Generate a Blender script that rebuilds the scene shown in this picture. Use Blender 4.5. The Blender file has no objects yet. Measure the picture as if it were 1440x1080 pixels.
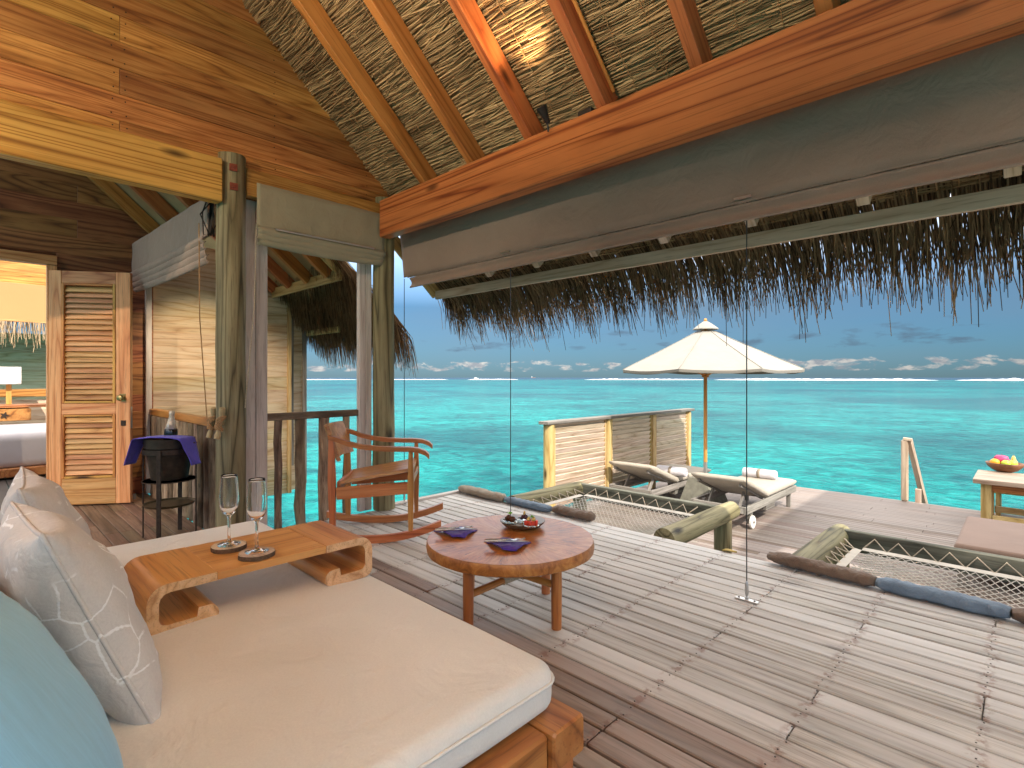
import bpy, bmesh, math, random
from mathutils import Vector, Matrix, noise
random.seed(7)
SC = bpy.context.scene
COL = SC.collection
RAD = math.radians
# ------------------------------------------------------------------ camera
EYE = 1.17
YAW = RAD(44.2)
cd = bpy.data.cameras.new('camera')
cam = bpy.data.objects.new('camera', cd)
COL.objects.link(cam)
cam.location = (0, 0, EYE)
cam.rotation_euler = (RAD(90), 0, YAW)
cd.sensor_width = 36.0
cd.lens = 18.75
cd.shift_y = -9 / 1440
cd.clip_start = 0.05
cd.clip_end = 60000
SC.camera = cam
# ------------------------------------------------------------------ light
TO_SUN = Vector((1.0, -0.45, 1.04)).normalized()
ELEV = math.asin(TO_SUN.z)
AZ = math.atan2(TO_SUN.x, TO_SUN.y)
SKY_STRENGTH = 0.15
SUN_STRENGTH = 2.0
EXPOSURE = 1.8
LAMP_POWER = 40
FILL_CLOUD = 6.3       # radiance of the added overhead cloud before the sky strength
sd = bpy.data.lights.new('sun', 'SUN')
sd.energy = SUN_STRENGTH
sd.angle = RAD(0.53)
sd.color = (1.0, 0.93, 0.82)
sun = bpy.data.objects.new('sun', sd)
COL.objects.link(sun)
sun.rotation_euler = (-TO_SUN).to_track_quat('-Z', 'Y').to_euler()
vs = SC.view_settings
vs.view_transform = 'Standard'
vs.look = 'None'
vs.gamma = 1.0
vs.exposure = EXPOSURE
vs.use_curve_mapping = False


class NT:
    """small helper around a node tree"""
    def __init__(self, tree):
        self.t = tree

    def n(self, typ, **kw):
        nd = self.t.nodes.new(typ)
        for k, v in kw.items():
            if k.startswith('i_'):
                key = k[2:]
                key = int(key) if key.isdigit() else key.replace('_', ' ')
                s = nd.inputs[key]
                if hasattr(v, 'is_output') or isinstance(v, bpy.types.NodeSocket):
                    self.t.links.new(v, s)
                else:
                    s.default_value = v
            else:
                setattr(nd, k, v)
        return nd

    def math(self, op, a, b=0.0, c=None, clamp=False):
        nd = self.t.nodes.new('ShaderNodeMath')
        nd.operation = op
        nd.use_clamp = clamp
        for i, v in enumerate((a, b, c)):
            if v is None:
                continue
            if isinstance(v, bpy.types.NodeSocket):
                self.t.links.new(v, nd.inputs[i])
            else:
                nd.inputs[i].default_value = v
        return nd.outputs[0]

    def mix(self, fac, a, b, blend='MIX'):
        nd = self.t.nodes.new('ShaderNodeMix')
        nd.data_type = 'RGBA'
        nd.blend_type = blend
        for i, v in ((0, fac), (6, a), (7, b)):
            if isinstance(v, bpy.types.NodeSocket):
                self.t.links.new(v, nd.inputs[i])
            else:
                nd.inputs[i].default_value = v if i == 0 else (tuple(v) + (1.0,))[:4]
        return nd.outputs[2]

    def ramp(self, fac, stops, interp='LINEAR'):
        nd = self.t.nodes.new('ShaderNodeValToRGB')
        cr = nd.color_ramp
        cr.interpolation = interp
        while len(cr.elements) < len(stops):
            cr.elements.new(0.5)
        for e, (p, c) in zip(cr.elements, stops):
            e.position = p
            e.color = (tuple(c) + (1.0,))[:4] if not isinstance(c, (int, float)) else (c, c, c, 1)
        self.t.links.new(fac, nd.inputs[0])
        return nd.outputs[0]

    def noise(self, vec, scale=5, detail=4, rough=0.55, dist=0.0):
        nd = self.n('ShaderNodeTexNoise')
        self.t.links.new(vec, nd.inputs['Vector'])
        nd.inputs['Scale'].default_value = scale
        nd.inputs['Detail'].default_value = detail
        nd.inputs['Roughness'].default_value = rough
        nd.inputs['Distortion'].default_value = dist
        return nd.outputs[0]

    def vscale(self, vec, s, off=None):
        nd = self.n('ShaderNodeMapping')
        self.t.links.new(vec, nd.inputs[0])
        nd.inputs['Scale'].default_value = s
        if off is not None:
            if isinstance(off, bpy.types.NodeSocket):
                self.t.links.new(off, nd.inputs['Location'])
            else:
                nd.inputs['Location'].default_value = off
        return nd.outputs[0]

    def bump(self, h, strength=0.3, dist=0.01, normal=None):
        nd = self.n('ShaderNodeBump')
        self.t.links.new(h, nd.inputs['Height'])
        nd.inputs['Strength'].default_value = strength
        nd.inputs['Distance'].default_value = dist
        if normal is not None:
            self.t.links.new(normal, nd.inputs['Normal'])
        return nd.outputs[0]


# ------------------------------------------------------------------ sky
wd = bpy.data.worlds.new('World')
SC.world = wd
wd.use_nodes = True
wt = NT(wd.node_tree)
wd.node_tree.nodes.clear()
sky = wt.n('ShaderNodeTexSky', sky_type='NISHITA', sun_disc=False, sun_elevation=ELEV, sun_rotation=AZ,
           altitude=800.0, air_density=1.0, dust_density=0.25, ozone_density=2.2)
tc = wt.n('ShaderNodeTexCoord')
sep = wt.n('ShaderNodeSeparateXYZ', i_0=tc.outputs['Generated'])
el = sep.outputs[2]
# low cumulus near the horizon, a veil of grey-blue stratus above
v1 = wt.vscale(tc.outputs['Generated'], (22, 22, 60))
n1 = wt.noise(v1, 1.0, 7, 0.6, 0.25)
band = wt.ramp(el, [(0.004, 0.0), (0.012, 0.95), (0.028, 1.0), (0.05, 0.0)])
cum = wt.ramp(wt.math('MULTIPLY', n1, band), [(0.49, 0.0), (0.575, 1.0)])
v2 = wt.vscale(tc.outputs['Generated'], (16, 16, 60), (3.1, 1.7, 0.4))
n2 = wt.noise(v2, 1.0, 6, 0.55, 0.2)
band2 = wt.ramp(el, [(0.02, 0.0), (0.05, 1.0), (0.085, 1.0), (0.11, 0.0)])
dark = wt.ramp(wt.math('MULTIPLY', n2, band2), [(0.54, 0.0), (0.66, 0.7)])
v3 = wt.vscale(tc.outputs['Generated'], (1.6, 1.6, 5.0), (0.6, 0.2, 0))
n3 = wt.noise(v3, 1.0, 5, 0.5, 0.3)
veil = wt.ramp(n3, [(0.35, 0.0), (0.7, 0.55)])
# the low sky is a bank of distant rain haze: darker and bluer than clear air, all round the horizon
att = wt.ramp(el, [(0.0, (0.036, 0.068, 0.108)), (0.05, (0.050, 0.096, 0.138)), (0.13, (0.080, 0.132, 0.170)), (0.30, (0.75, 0.80, 0.85)), (0.6, 1.0)])
c = wt.mix(1.0, sky.outputs[0], att, 'MULTIPLY')
Lb = wt.n('ShaderNodeRGBToBW', i_0=c).outputs[0]
def grey(k, col):
    s = wt.n('ShaderNodeMix', data_type='RGBA', blend_type='MULTIPLY')
    s.inputs[0].default_value = 1.0
    wd.node_tree.links.new(Lb, s.inputs[6])
    s.inputs[7].default_value = (col[0] * k, col[1] * k, col[2] * k, 1)
    return s.outputs[2]
c = wt.mix(veil, c, grey(1.05, (0.74, 0.98, 1.20)))
c = wt.mix(dark, c, grey(0.62, (0.62, 0.95, 1.35)))
shade = wt.noise(v1, 2.3, 4, 0.6)
cumcol = wt.mix(wt.ramp(shade, [(0.4, 0.0), (0.6, 1.0)]), grey(1.25, (0.9, 0.99, 1.1)), grey(2.2, (1.0, 0.98, 0.93)))
c = wt.mix(cum, c, cumcol)
# broken bright cloud added above the frame to light the room
v4 = wt.vscale(tc.outputs['Generated'], (2.2, 2.2, 3.0), (4.0, 1.0, 2.0))
n4 = wt.noise(v4, 1.0, 6, 0.55, 0.4)
cov = wt.ramp(el, [(0.15, 0.0), (0.34, 0.30)])
ov = wt.math('MULTIPLY', wt.ramp(wt.math('ADD', n4, cov), [(0.55, 0.0), (0.75, 1.0)]), wt.ramp(el, [(0.17, 0.0), (0.30, 1.0)]))
c = wt.mix(ov, c, (FILL_CLOUD * 1.0, FILL_CLOUD * 0.97, FILL_CLOUD * 0.93))
bg = wt.n('ShaderNodeBackground', i_Color=c, i_Strength=SKY_STRENGTH)
wo = wt.n('ShaderNodeOutputWorld')
wd.node_tree.links.new(bg.outputs[0], wo.inputs[0])

# ------------------------------------------------------------------ pixel helper (photo is 1440 x 1080)
FW = Vector((-math.sin(YAW), math.cos(YAW)))
RT = Vector((math.cos(YAW), math.sin(YAW)))
def P(u, v, x=None, y=None, z=None):
    """where the ray through photo pixel (u, v) meets the plane x=, y= or z="""
    t = (u - 720) / 750
    dx = FW.x + t * RT.x
    dy = FW.y + t * RT.y
    dz = -(v - 531) / 750
    s = x / dx if x is not None else (y / dy if y is not None else (z - EYE) / dz)
    return Vector((dx * s, dy * s, EYE + dz * s))

# ------------------------------------------------------------------ materials
MATS = {}
def new_mat(name):
    m = bpy.data.materials.new(name)
    m.use_nodes = True
    m.node_tree.nodes.clear()
    t = NT(m.node_tree)
    out = t.n('ShaderNodeOutputMaterial')
    b = t.n('ShaderNodeBsdfPrincipled')
    m.node_tree.links.new(b.outputs[0], out.inputs[0])
    MATS[name] = m
    return m, t, b, out

def lk(t, a, b):
    t.t.links.new(a, b)

def wood(name, dark, mid, light, across=18, along=1.0, rings=7, ring_mix=0.5, rand_v=0.2, rand_h=0.015,
         rough=0.5, spec=0.4, knots=0.0, stain=0.25, bump=0.25, grey_mix=0.0, grey_col=(0.4, 0.38, 0.36), joist=False, coat=0.0):
    m, t, b, out = new_mat(name)
    tc = t.n('ShaderNodeTexCoord')
    oi = t.n('ShaderNodeObjectInfo')
    r = oi.outputs['Random']
    off = t.n('ShaderNodeCombineXYZ', i_0=t.math('MULTIPLY', r, 91.7), i_1=t.math('MULTIPLY', r, 37.3), i_2=t.math('MULTIPLY', r, 13.9)).outputs[0]
    base = t.n('ShaderNodeVectorMath', operation='ADD', i_0=tc.outputs['Object'], i_1=off).outputs[0]
    fine = t.noise(t.vscale(base, (along * 2.0, across * 3.0, across * 3.0)), 1.0, 5, 0.65, 0.1)
    grain = t.noise(t.vscale(base, (along, across, across)), 1.0, 4, 0.6, 0.4)
    # growth rings: contours of a smooth stretched noise
    rn = t.noise(t.vscale(base, (along * 0.30, across * 0.34, across * 0.34)), 1.0, 2.0, 0.4, 0.15)
    ring = t.math('ABSOLUTE', t.math('SINE', t.math('MULTIPLY', rn, rings * 6.28)))
    ring = t.math('POWER', ring, 0.6)
    v = t.math('ADD', t.math('MULTIPLY', grain, 0.6), t.math('MULTIPLY', fine, 0.4))
    v = t.math('ADD', t.math('MULTIPLY', v, 1.0 - ring_mix * 0.5), t.math('MULTIPLY', ring, ring_mix * 0.5))
    col = t.ramp(v, [(0.36, dark), (0.5, mid), (0.66, light)])
    pores = t.noise(t.vscale(base, (along * 5.0, across * 9.0, across * 9.0)), 1.0, 3, 0.6)
    col = t.mix(t.ramp(pores, [(0.54, 0.0), (0.66, 0.42)]), col, tuple(q * 0.45 for q in dark))
    st = t.noise(t.vscale(base, (1.1, 5.0, 5.0)), 1.0, 4, 0.6, 0.5)
    col = t.mix(t.ramp(st, [(0.38, stain), (0.62, 0.0)]), col, (dark[0] * 0.8, dark[1] * 0.8, dark[2] * 0.8))
    if grey_mix > 0:
        gn = t.noise(t.vscale(base, (0.8, 6.0, 6.0), (7, 3, 1)), 1.0, 5, 0.65, 0.4)
        gr = t.math('ADD', gn, t.math('MULTIPLY', t.math('SUBTRACT', r, 0.5), 0.28))
        gcol = t.mix(fine, grey_col, tuple(x * 0.62 for x in grey_col))
        col = t.mix(t.math('MULTIPLY', t.ramp(gr, [(0.30, 0.0), (0.62, 1.0)]), grey_mix), col, gcol)
    if knots > 0:
        vo = t.n('ShaderNodeTexVoronoi', feature='F1')
        lk(t, t.vscale(base, (2.2, 7.0, 7.0)), vo.inputs['Vector'])
        vo.inputs['Scale'].default_value = 1.0
        kn = t.ramp(vo.outputs['Distance'], [(0.07, 1.0), (0.15, 0.6), (0.25, 0.0)])
        sel = t.n('ShaderNodeSeparateColor', i_0=vo.outputs['Color'])
        on = t.math('GREATER_THAN', sel.outputs[0], 1.0 - knots)
        col = t.mix(t.math('MULTIPLY', kn, on), col, (dark[0] * 0.22, dark[1] * 0.2, dark[2] * 0.2))
    if joist:
        gp = t.n('ShaderNodeNewGeometry')
        sx = t.n('ShaderNodeSeparateXYZ', i_0=gp.outputs['Position'])
        fx = t.math('PINGPONG', t.math('ADD', sx.outputs[0], 45.12), 0.225)
        near = t.ramp(fx, [(0.0, 1.0), (0.10, 0.35), (0.19, 0.0)])
        jn = t.noise(t.vscale(base, (3.0, 24.0, 24.0), (1, 5, 2)), 1.0, 4, 0.6, 0.2)
        jm = t.math('MULTIPLY', t.math('MULTIPLY', near, t.ramp(jn, [(0.54, 0.0), (0.68, 0.75)])), t.ramp(t.noise(t.vscale(gp.outputs['Position'], (1.1, 2.0, 0), (2, 5, 0)), 1.0, 3, 0.5), [(0.47, 0.0), (0.60, 1.0)]))
        col = t.mix(jm, col, (0.035, 0.03, 0.028))
        jr = t.ramp(fx, [(0.012, 0.55), (0.035, 0.0)])
        jn2 = t.noise(gp.outputs['Position'], 26, 3, 0.6)
        col = t.mix(t.math('MULTIPLY', jr, t.ramp(jn2, [(0.5, 0.0), (0.62, 1.0)])), col, (0.16, 0.055, 0.02))
    hs = t.n('ShaderNodeHueSaturation', i_Color=col)
    lk(t, t.math('ADD', 1.0 - rand_v * 0.6, t.math('MULTIPLY', r, rand_v * 1.2)), hs.inputs['Value'])
    r2 = t.math('FRACT', t.math('MULTIPLY', r, 17.3))
    lk(t, t.math('ADD', 0.5 - rand_h, t.math('MULTIPLY', r2, rand_h * 2)), hs.inputs['Hue'])
    lk(t, hs.outputs[0], b.inputs['Base Color'])
    lk(t, t.math('ADD', rough - 0.1, t.math('MULTIPLY', fine, 0.25)), b.inputs['Roughness'])
    b.inputs['Specular IOR Level'].default_value = spec
    if coat:
        b.inputs['Coat Weight'].default_value = coat
        b.inputs['Coat Roughness'].default_value = 0.25
    lk(t, t.bump(v, bump, 0.004), b.inputs['Normal'])
    return m

def plain(name, col, rough=0.6, spec=0.4, metal=0.0, var=0.15, nscale=8, bump=0.0, bscale=60, sheen=0.0, trans=0.0, ior=1.45):
    m, t, b, out = new_mat(name)
    tc = t.n('ShaderNodeTexCoord')
    n = t.noise(tc.outputs['Object'], nscale, 4, 0.6)
    k = t.ramp(n, [(0.3, tuple(x * (1 - var) for x in col)), (0.7, tuple(min(1, x * (1 + var * 0.5)) for x in col))])
    lk(t, k, b.inputs['Base Color'])
    b.inputs['Roughness'].default_value = rough
    b.inputs['Specular IOR Level'].default_value = spec
    b.inputs['Metallic'].default_value = metal
    b.inputs['IOR'].default_value = ior
    if sheen:
        b.inputs['Sheen Weight'].default_value = sheen
    if trans:
        b.inputs['Transmission Weight'].default_value = trans
    if bump:
        n2 = t.noise(tc.outputs['Object'], bscale, 3, 0.6)
        lk(t, t.bump(n2, bump, 0.004), b.inputs['Normal'])
    return m

def fabric(name, col, var=0.12, weave=900, fold=6.0, fold_b=0.25, rough=0.85, pattern=None, streak=False):
    m, t, b, out = new_mat(name)
    tc = t.n('ShaderNodeTexCoord')
    o = tc.outputs['Object']
    big = t.noise(o, fold, 3, 0.5)
    wv = t.n('ShaderNodeTexWave', wave_type='BANDS', bands_direction='X')
    lk(t, o, wv.inputs[0]); wv.inputs['Scale'].default_value = weave / 6.28
    wv2 = t.n('ShaderNodeTexWave', wave_type='BANDS', bands_direction='Y')
    lk(t, o, wv2.inputs[0]); wv2.inputs['Scale'].default_value = weave / 6.28
    sp = t.noise(o, 220, 2, 0.7)
    if streak:
        sp = t.noise(t.vscale(o, (160, 160, 12)), 1.0, 3, 0.6)
    k = t.ramp(t.math('ADD', t.math('MULTIPLY', big, 0.5), t.math('MULTIPLY', sp, 0.5)),
               [(0.3, tuple(x * (1 - var) for x in col)), (0.7, tuple(min(1, x * (1 + var * 0.6)) for x in col))])
    if pattern is not None:
        dn = t.noise(o, 7, 3, 0.6)
        warp = t.n('ShaderNodeVectorMath', operation='ADD', i_0=o,
                   i_1=t.n('ShaderNodeVectorMath', operation='SCALE', i_0=t.n('ShaderNodeTexNoise', i_Vector=o, i_Scale=6.0).outputs[1], i_Scale=0.05).outputs[0]).outputs[0]
        vo = t.n('ShaderNodeTexVoronoi', feature='DISTANCE_TO_EDGE')
        lk(t, warp, vo.inputs['Vector']); vo.inputs['Scale'].default_value = 11.0
        ln = t.ramp(t.math('ADD', vo.outputs[0], t.math('MULTIPLY', t.math('SUBTRACT', t.noise(o, 170, 2), 0.5), 0.05)), [(0.014, 1.0), (0.028, 0.0)])
        ms = t.ramp(dn, [(0.47, 0.0), (0.52, 1.0)])
        k = t.mix(t.math('MULTIPLY', ln, ms), k, pattern)
    lk(t, k, b.inputs['Base Color'])
    b.inputs['Roughness'].default_value = rough
    b.inputs['Specular IOR Level'].default_value = 0.2
    b.inputs['Sheen Weight'].default_value = 0.15
    h = t.math('ADD', t.math('MULTIPLY', wv.outputs[1], wv2.outputs[1]), t.math('MULTIPLY', sp, 0.8))
    nb = t.bump(h, 0.10, 0.001)
    wr = t.noise(o, fold * 2.2, 4, 0.55, 0.6)
    lk(t, t.bump(wr, fold_b, 0.02, nb), b.inputs['Normal'])
    return m

def straw(name, dark, light, rough=0.8, trans=0.0):
    m, t, b, out = new_mat(name)
    g = t.n('ShaderNodeNewGeometry')
    tc = t.n('ShaderNodeTexCoord')
    big = t.noise(tc.outputs['Object'], 2.5, 3, 0.6)
    f = t.math('ADD', t.math('MULTIPLY', g.outputs['Random Per Island'], 0.75), t.math('MULTIPLY', t.math('SUBTRACT', big, 0.5), 0.9))
    lk(t, t.ramp(f, [(0.0, dark), (0.45, tuple((a + c) * 0.5 for a, c in zip(dark, light))), (0.9, light)]), b.inputs['Base Color'])
    b.inputs['Roughness'].default_value = rough
    b.inputs['Specular IOR Level'].default_value = 0.2
    if trans:
        tl = t.n('ShaderNodeBsdfTranslucent')
        lk(t, b.inputs['Base Color'].links[0].from_socket, tl.inputs[0])
        mx = t.n('ShaderNodeMixShader', i_0=trans)
        lk(t, b.outputs[0], mx.inputs[1])
        lk(t, tl.outputs[0], mx.inputs[2])
        lk(t, mx.outputs[0], out.inputs[0])
    return m

# interior timber
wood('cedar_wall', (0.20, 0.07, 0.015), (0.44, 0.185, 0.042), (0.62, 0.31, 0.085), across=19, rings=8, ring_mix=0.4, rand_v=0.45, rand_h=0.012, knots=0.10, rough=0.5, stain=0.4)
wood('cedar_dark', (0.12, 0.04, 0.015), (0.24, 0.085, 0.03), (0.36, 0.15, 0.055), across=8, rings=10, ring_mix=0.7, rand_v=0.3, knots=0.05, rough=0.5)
wood('beam_wood', (0.20, 0.055, 0.013), (0.42, 0.145, 0.033), (0.55, 0.22, 0.06), across=13, along=0.28, rings=9, ring_mix=0.9, rand_v=0.1, knots=0.6, rough=0.42, spec=0.45, bump=0.15)
wood('tie_wood', (0.28, 0.095, 0.018), (0.53, 0.225, 0.045), (0.68, 0.345, 0.09), across=13, along=0.3, rings=11, ring_mix=0.8, rand_v=0.05, knots=0.45, rough=0.45, bump=0.15)
wood('rafter_wood', (0.26, 0.075, 0.018), (0.44, 0.15, 0.036), (0.54, 0.21, 0.06), across=10, along=0.6, rings=5, ring_mix=0.5, rand_v=0.2, knots=0.45, rough=0.48)
wood('door_wood', (0.40, 0.16, 0.05), (0.60, 0.285, 0.10), (0.74, 0.42, 0.18), across=14, rings=6, ring_mix=0.5, rand_v=0.32, rand_h=0.012, rough=0.45, stain=0.2)
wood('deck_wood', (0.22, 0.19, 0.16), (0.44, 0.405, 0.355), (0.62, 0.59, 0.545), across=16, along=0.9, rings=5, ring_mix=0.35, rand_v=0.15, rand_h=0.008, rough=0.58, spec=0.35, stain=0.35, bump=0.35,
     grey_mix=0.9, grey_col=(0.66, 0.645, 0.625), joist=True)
wood('deck_lower_wood', (0.08, 0.05, 0.035), (0.17, 0.115, 0.085), (0.27, 0.205, 0.165), across=16, along=0.6, rings=5, ring_mix=0.3, rand_v=0.3, rough=0.65, stain=0.35, bump=0.3, grey_mix=0.6, grey_col=(0.30, 0.27, 0.25))
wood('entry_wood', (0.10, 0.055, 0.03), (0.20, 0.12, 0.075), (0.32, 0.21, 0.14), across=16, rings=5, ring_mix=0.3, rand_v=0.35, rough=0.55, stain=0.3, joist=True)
wood('dark_beam', (0.045, 0.045, 0.035), (0.11, 0.11, 0.085), (0.20, 0.195, 0.16), across=14, rings=4, ring_mix=0.3, rand_v=0.2, rough=0.75, spec=0.2, bump=0.4)
wood('grey_wood', (0.11, 0.097, 0.083), (0.22, 0.20, 0.178), (0.33, 0.305, 0.275), across=22, along=1.2, rings=5, ring_mix=0.3, rand_v=0.25, rough=0.75, spec=0.2, bump=0.4)
wood('white_wood', (0.42, 0.36, 0.31), (0.56, 0.50, 0.45), (0.68, 0.63, 0.58), across=10, rings=4, ring_mix=0.3, rand_v=0.08, rough=0.6, knots=0.06, stain=0.1)
wood('pine_siding', (0.44, 0.27, 0.13), (0.62, 0.44, 0.25), (0.74, 0.59, 0.39), across=9, rings=8, ring_mix=0.55, rand_v=0.22, rough=0.6, stain=0.2, grey_mix=0.25, grey_col=(0.62, 0.57, 0.50))
wood('fence_slat', (0.42, 0.30, 0.20), (0.58, 0.45, 0.33), (0.70, 0.58, 0.46), across=12, rings=6, ring_mix=0.5, rand_v=0.16, rough=0.65, stain=0.15)
wood('green_log', (0.065, 0.05, 0.022), (0.19, 0.16, 0.075), (0.30, 0.26, 0.14), across=15, along=0.9, rings=6, ring_mix=0.6, rand_v=0.12, rough=0.62, knots=0.15, stain=0.35)
wood('yellow_pine', (0.36, 0.22, 0.07), (0.52, 0.36, 0.14), (0.64, 0.48, 0.22), across=11, rings=6, ring_mix=0.5, rand_v=0.15, rough=0.6, knots=0.15)
wood('bark_log', (0.09, 0.06, 0.04), (0.28, 0.20, 0.135), (0.52, 0.40, 0.27), across=12, along=2.5, rings=4, ring_mix=0.2, rand_v=0.5, rough=0.85, spec=0.15, bump=0.8, stain=0.6)
wood('teak', (0.28, 0.085, 0.02), (0.46, 0.165, 0.042), (0.58, 0.26, 0.085), across=16, along=0.8, rings=4, ring_mix=0.3, rand_v=0.12, rough=0.38, spec=0.5, bump=0.1)
wood('tray_wood', (0.44, 0.20, 0.05), (0.64, 0.335, 0.09), (0.74, 0.44, 0.14), across=14, along=0.8, rings=4, ring_mix=0.35, rand_v=0.05, rough=0.34, spec=0.5, bump=0.08)
wood('tray_end_wood', (0.46, 0.25, 0.10), (0.66, 0.42, 0.19), (0.78, 0.54, 0.29), across=22, along=6, rings=5, ring_mix=0.5, rand_v=0.05, rough=0.45, bump=0.1)
wood('bed_wood', (0.20, 0.065, 0.016), (0.38, 0.14, 0.035), (0.52, 0.23, 0.068), across=9, along=0.8, rings=6, ring_mix=0.5, rand_v=0.2, rough=0.36, spec=0.5, bump=0.1)
wood('umbrella_wood', (0.42, 0.16, 0.03), (0.58, 0.25, 0.055), (0.66, 0.32, 0.09), across=20, rings=3, ring_mix=0.2, rand_v=0.05, rough=0.4)
wood('table_grey', (0.26, 0.17, 0.12), (0.42, 0.30, 0.225), (0.54, 0.41, 0.32), across=12, rings=5, ring_mix=0.4, rand_v=0.15, rough=0.6)
# fabrics
fabric('mattress_cloth', (0.73, 0.73, 0.70), var=0.09, fold=3.0, fold_b=0.65)
fabric('pillow_grey', (0.66, 0.635, 0.61), pattern=(0.90, 0.90, 0.90), fold=7, fold_b=0.45)
fabric('pillow_blue', (0.33, 0.64, 0.86), var=0.10, fold=5, fold_b=0.12, streak=True)
fabric('pillow_brown', (0.17, 0.10, 0.07), fold=6)
fabric('blind_brown', (0.35, 0.255, 0.205), var=0.16, weave=500, fold=3.0, fold_b=0.7)
fabric('blind_green', (0.33, 0.295, 0.20), var=0.1, weave=700, fold=4.0, fold_b=0.5)
fabric('blind_tan', (0.40, 0.26, 0.11), var=0.05, fold=1.5)
fabric('bolster_brown', (0.155, 0.105, 0.075), fold=9, fold_b=0.7)
fabric('bolster_tan', (0.30, 0.245, 0.185), fold=9, fold_b=0.7)
fabric('bolster_blue', (0.15, 0.205, 0.27), fold=9, fold_b=0.7)
fabric('lounger_cloth', (0.40, 0.35, 0.285), fold=10, fold_b=0.4)
fabric('outdoor_cushion', (0.20, 0.13, 0.098), fold=3, fold_b=0.15)
fabric('canopy_cloth', (0.265, 0.25, 0.222), fold=3, fold_b=0.3)
fabric('napkin_purple', (0.075, 0.035, 0.27), fold=14, fold_b=0.4)
fabric('cloth_blue', (0.11, 0.085, 0.50), fold=10, fold_b=0.4)
fabric('towel_white', (0.62, 0.60, 0.64), fold=16, fold_b=0.4, var=0.05)
fabric('sheet_white', (0.56, 0.52, 0.54), fold=3, fold_b=0.2)
fabric('lamp_shade', (0.72, 0.66, 0.62), fold=2, fold_b=0.02)
# thatch
straw('reed', (0.17, 0.105, 0.052), (0.65, 0.46, 0.25))
straw('reed_back', (0.04, 0.025, 0.015), (0.10, 0.07, 0.04))
straw('eave_straw', (0.08, 0.048, 0.025), (0.55, 0.38, 0.21), trans=0.4)
straw('wing_straw', (0.08, 0.042, 0.02), (0.44, 0.26, 0.125), trans=0.3)
straw('far_straw', (0.25, 0.16, 0.09), (0.62, 0.46, 0.29))
# metals, glass, small things
plain('steel', (0.55, 0.55, 0.55), rough=0.28, metal=1.0, var=0.1)
plain('cable_steel', (0.10, 0.10, 0.10), rough=0.4, metal=0.8)
plain('brass', (0.42, 0.30, 0.12), rough=0.35, metal=1.0)
plain('iron', (0.055, 0.038, 0.028), rough=0.55, metal=0.6, var=0.4, nscale=30)
plain('bucket_iron', (0.05, 0.035, 0.024), rough=0.5, metal=0.5, var=0.4, nscale=25)
plain('tray_iron', (0.10, 0.075, 0.04), rough=0.45, metal=0.5, var=0.4, nscale=25)
plain('rust_plate', (0.24, 0.055, 0.03), rough=0.6, var=0.3, nscale=40)
plain('silver', (0.50, 0.47, 0.43), rough=0.3, metal=0.9, var=0.4, nscale=120, bump=0.5, bscale=300)
plain('nail_dark', (0.03, 0.02, 0.015), rough=0.6)
plain('lamp_black', (0.03, 0.03, 0.03), rough=0.4)
plain('concrete', (0.20, 0.19, 0.15), rough=0.9, var=0.3, nscale=14, bump=0.3)
plain('rope', (0.52, 0.44, 0.33), rough=0.9, var=0.3, nscale=90, bump=0.5, bscale=200)
plain('rope_tan', (0.42, 0.24, 0.11), rough=0.9, var=0.3, nscale=90, bump=0.5, bscale=200)
plain('cleat_wood', (0.45, 0.33, 0.17), rough=0.6, var=0.2)
plain('net_rope', (0.46, 0.43, 0.38), rough=0.9, var=0.15)
plain('hem_cloth', (0.50, 0.46, 0.40), rough=0.9, var=0.15, bump=0.3)
plain('stone_plate', (0.17, 0.10, 0.05), rough=0.6, var=0.35, nscale=60, bump=0.5, bscale=90)
plain('slate_top', (0.24, 0.20, 0.17), rough=0.35, var=0.2)
plain('bark_edge', (0.14, 0.085, 0.05), rough=0.9, var=0.5, nscale=80, bump=0.8, bscale=120)
plain('chocolate', (0.085, 0.03, 0.012), rough=0.35, var=0.2, bump=0.2)
plain('berry', (0.05, 0.01, 0.02), rough=0.25, var=0.4, nscale=60)
plain('melon_red', (0.62, 0.06, 0.035), rough=0.3, var=0.2, nscale=40)
plain('cream_gold', (0.62, 0.42, 0.13), rough=0.5, var=0.2)
plain('mint_green', (0.16, 0.40, 0.04), rough=0.5, var=0.2)
plain('fruit_orange', (0.75, 0.34, 0.03), rough=0.4, var=0.15, bump=0.1)
plain('fruit_green', (0.42, 0.55, 0.06), rough=0.35, var=0.2)
plain('fruit_pink', (0.62, 0.06, 0.17), rough=0.45, var=0.25)
plain('fruit_yellow', (0.70, 0.48, 0.12), rough=0.4, var=0.2)
plain('bowl_wood', (0.20, 0.08, 0.035), rough=0.4, var=0.3, nscale=20)
plain('wheel_white', (0.62, 0.60, 0.56), rough=0.5, var=0.1)
plain('rubber_white', (0.75, 0.75, 0.75), rough=0.5)
plain('foil_gold', (0.60, 0.52, 0.40), rough=0.35, metal=0.15, var=0.25, nscale=40, bump=0.4)
plain('bottle_dark', (0.012, 0.012, 0.008), rough=0.08, spec=0.6)
plain('label_paper', (0.75, 0.72, 0.68), rough=0.5)
plain('ship_grey', (0.25, 0.18, 0.17), rough=0.6)
plain('boat_white', (0.8, 0.8, 0.8), rough=0.5)
plain('leaf_yellow', (0.50, 0.36, 0.10), rough=0.6)
plain('dark_floor', (0.06, 0.05, 0.045), rough=0.5)
plain('wax_glow', (0.9, 0.7, 0.35), rough=0.5)
plain('turf_dark', (0.05, 0.06, 0.03), rough=0.9)

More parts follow.
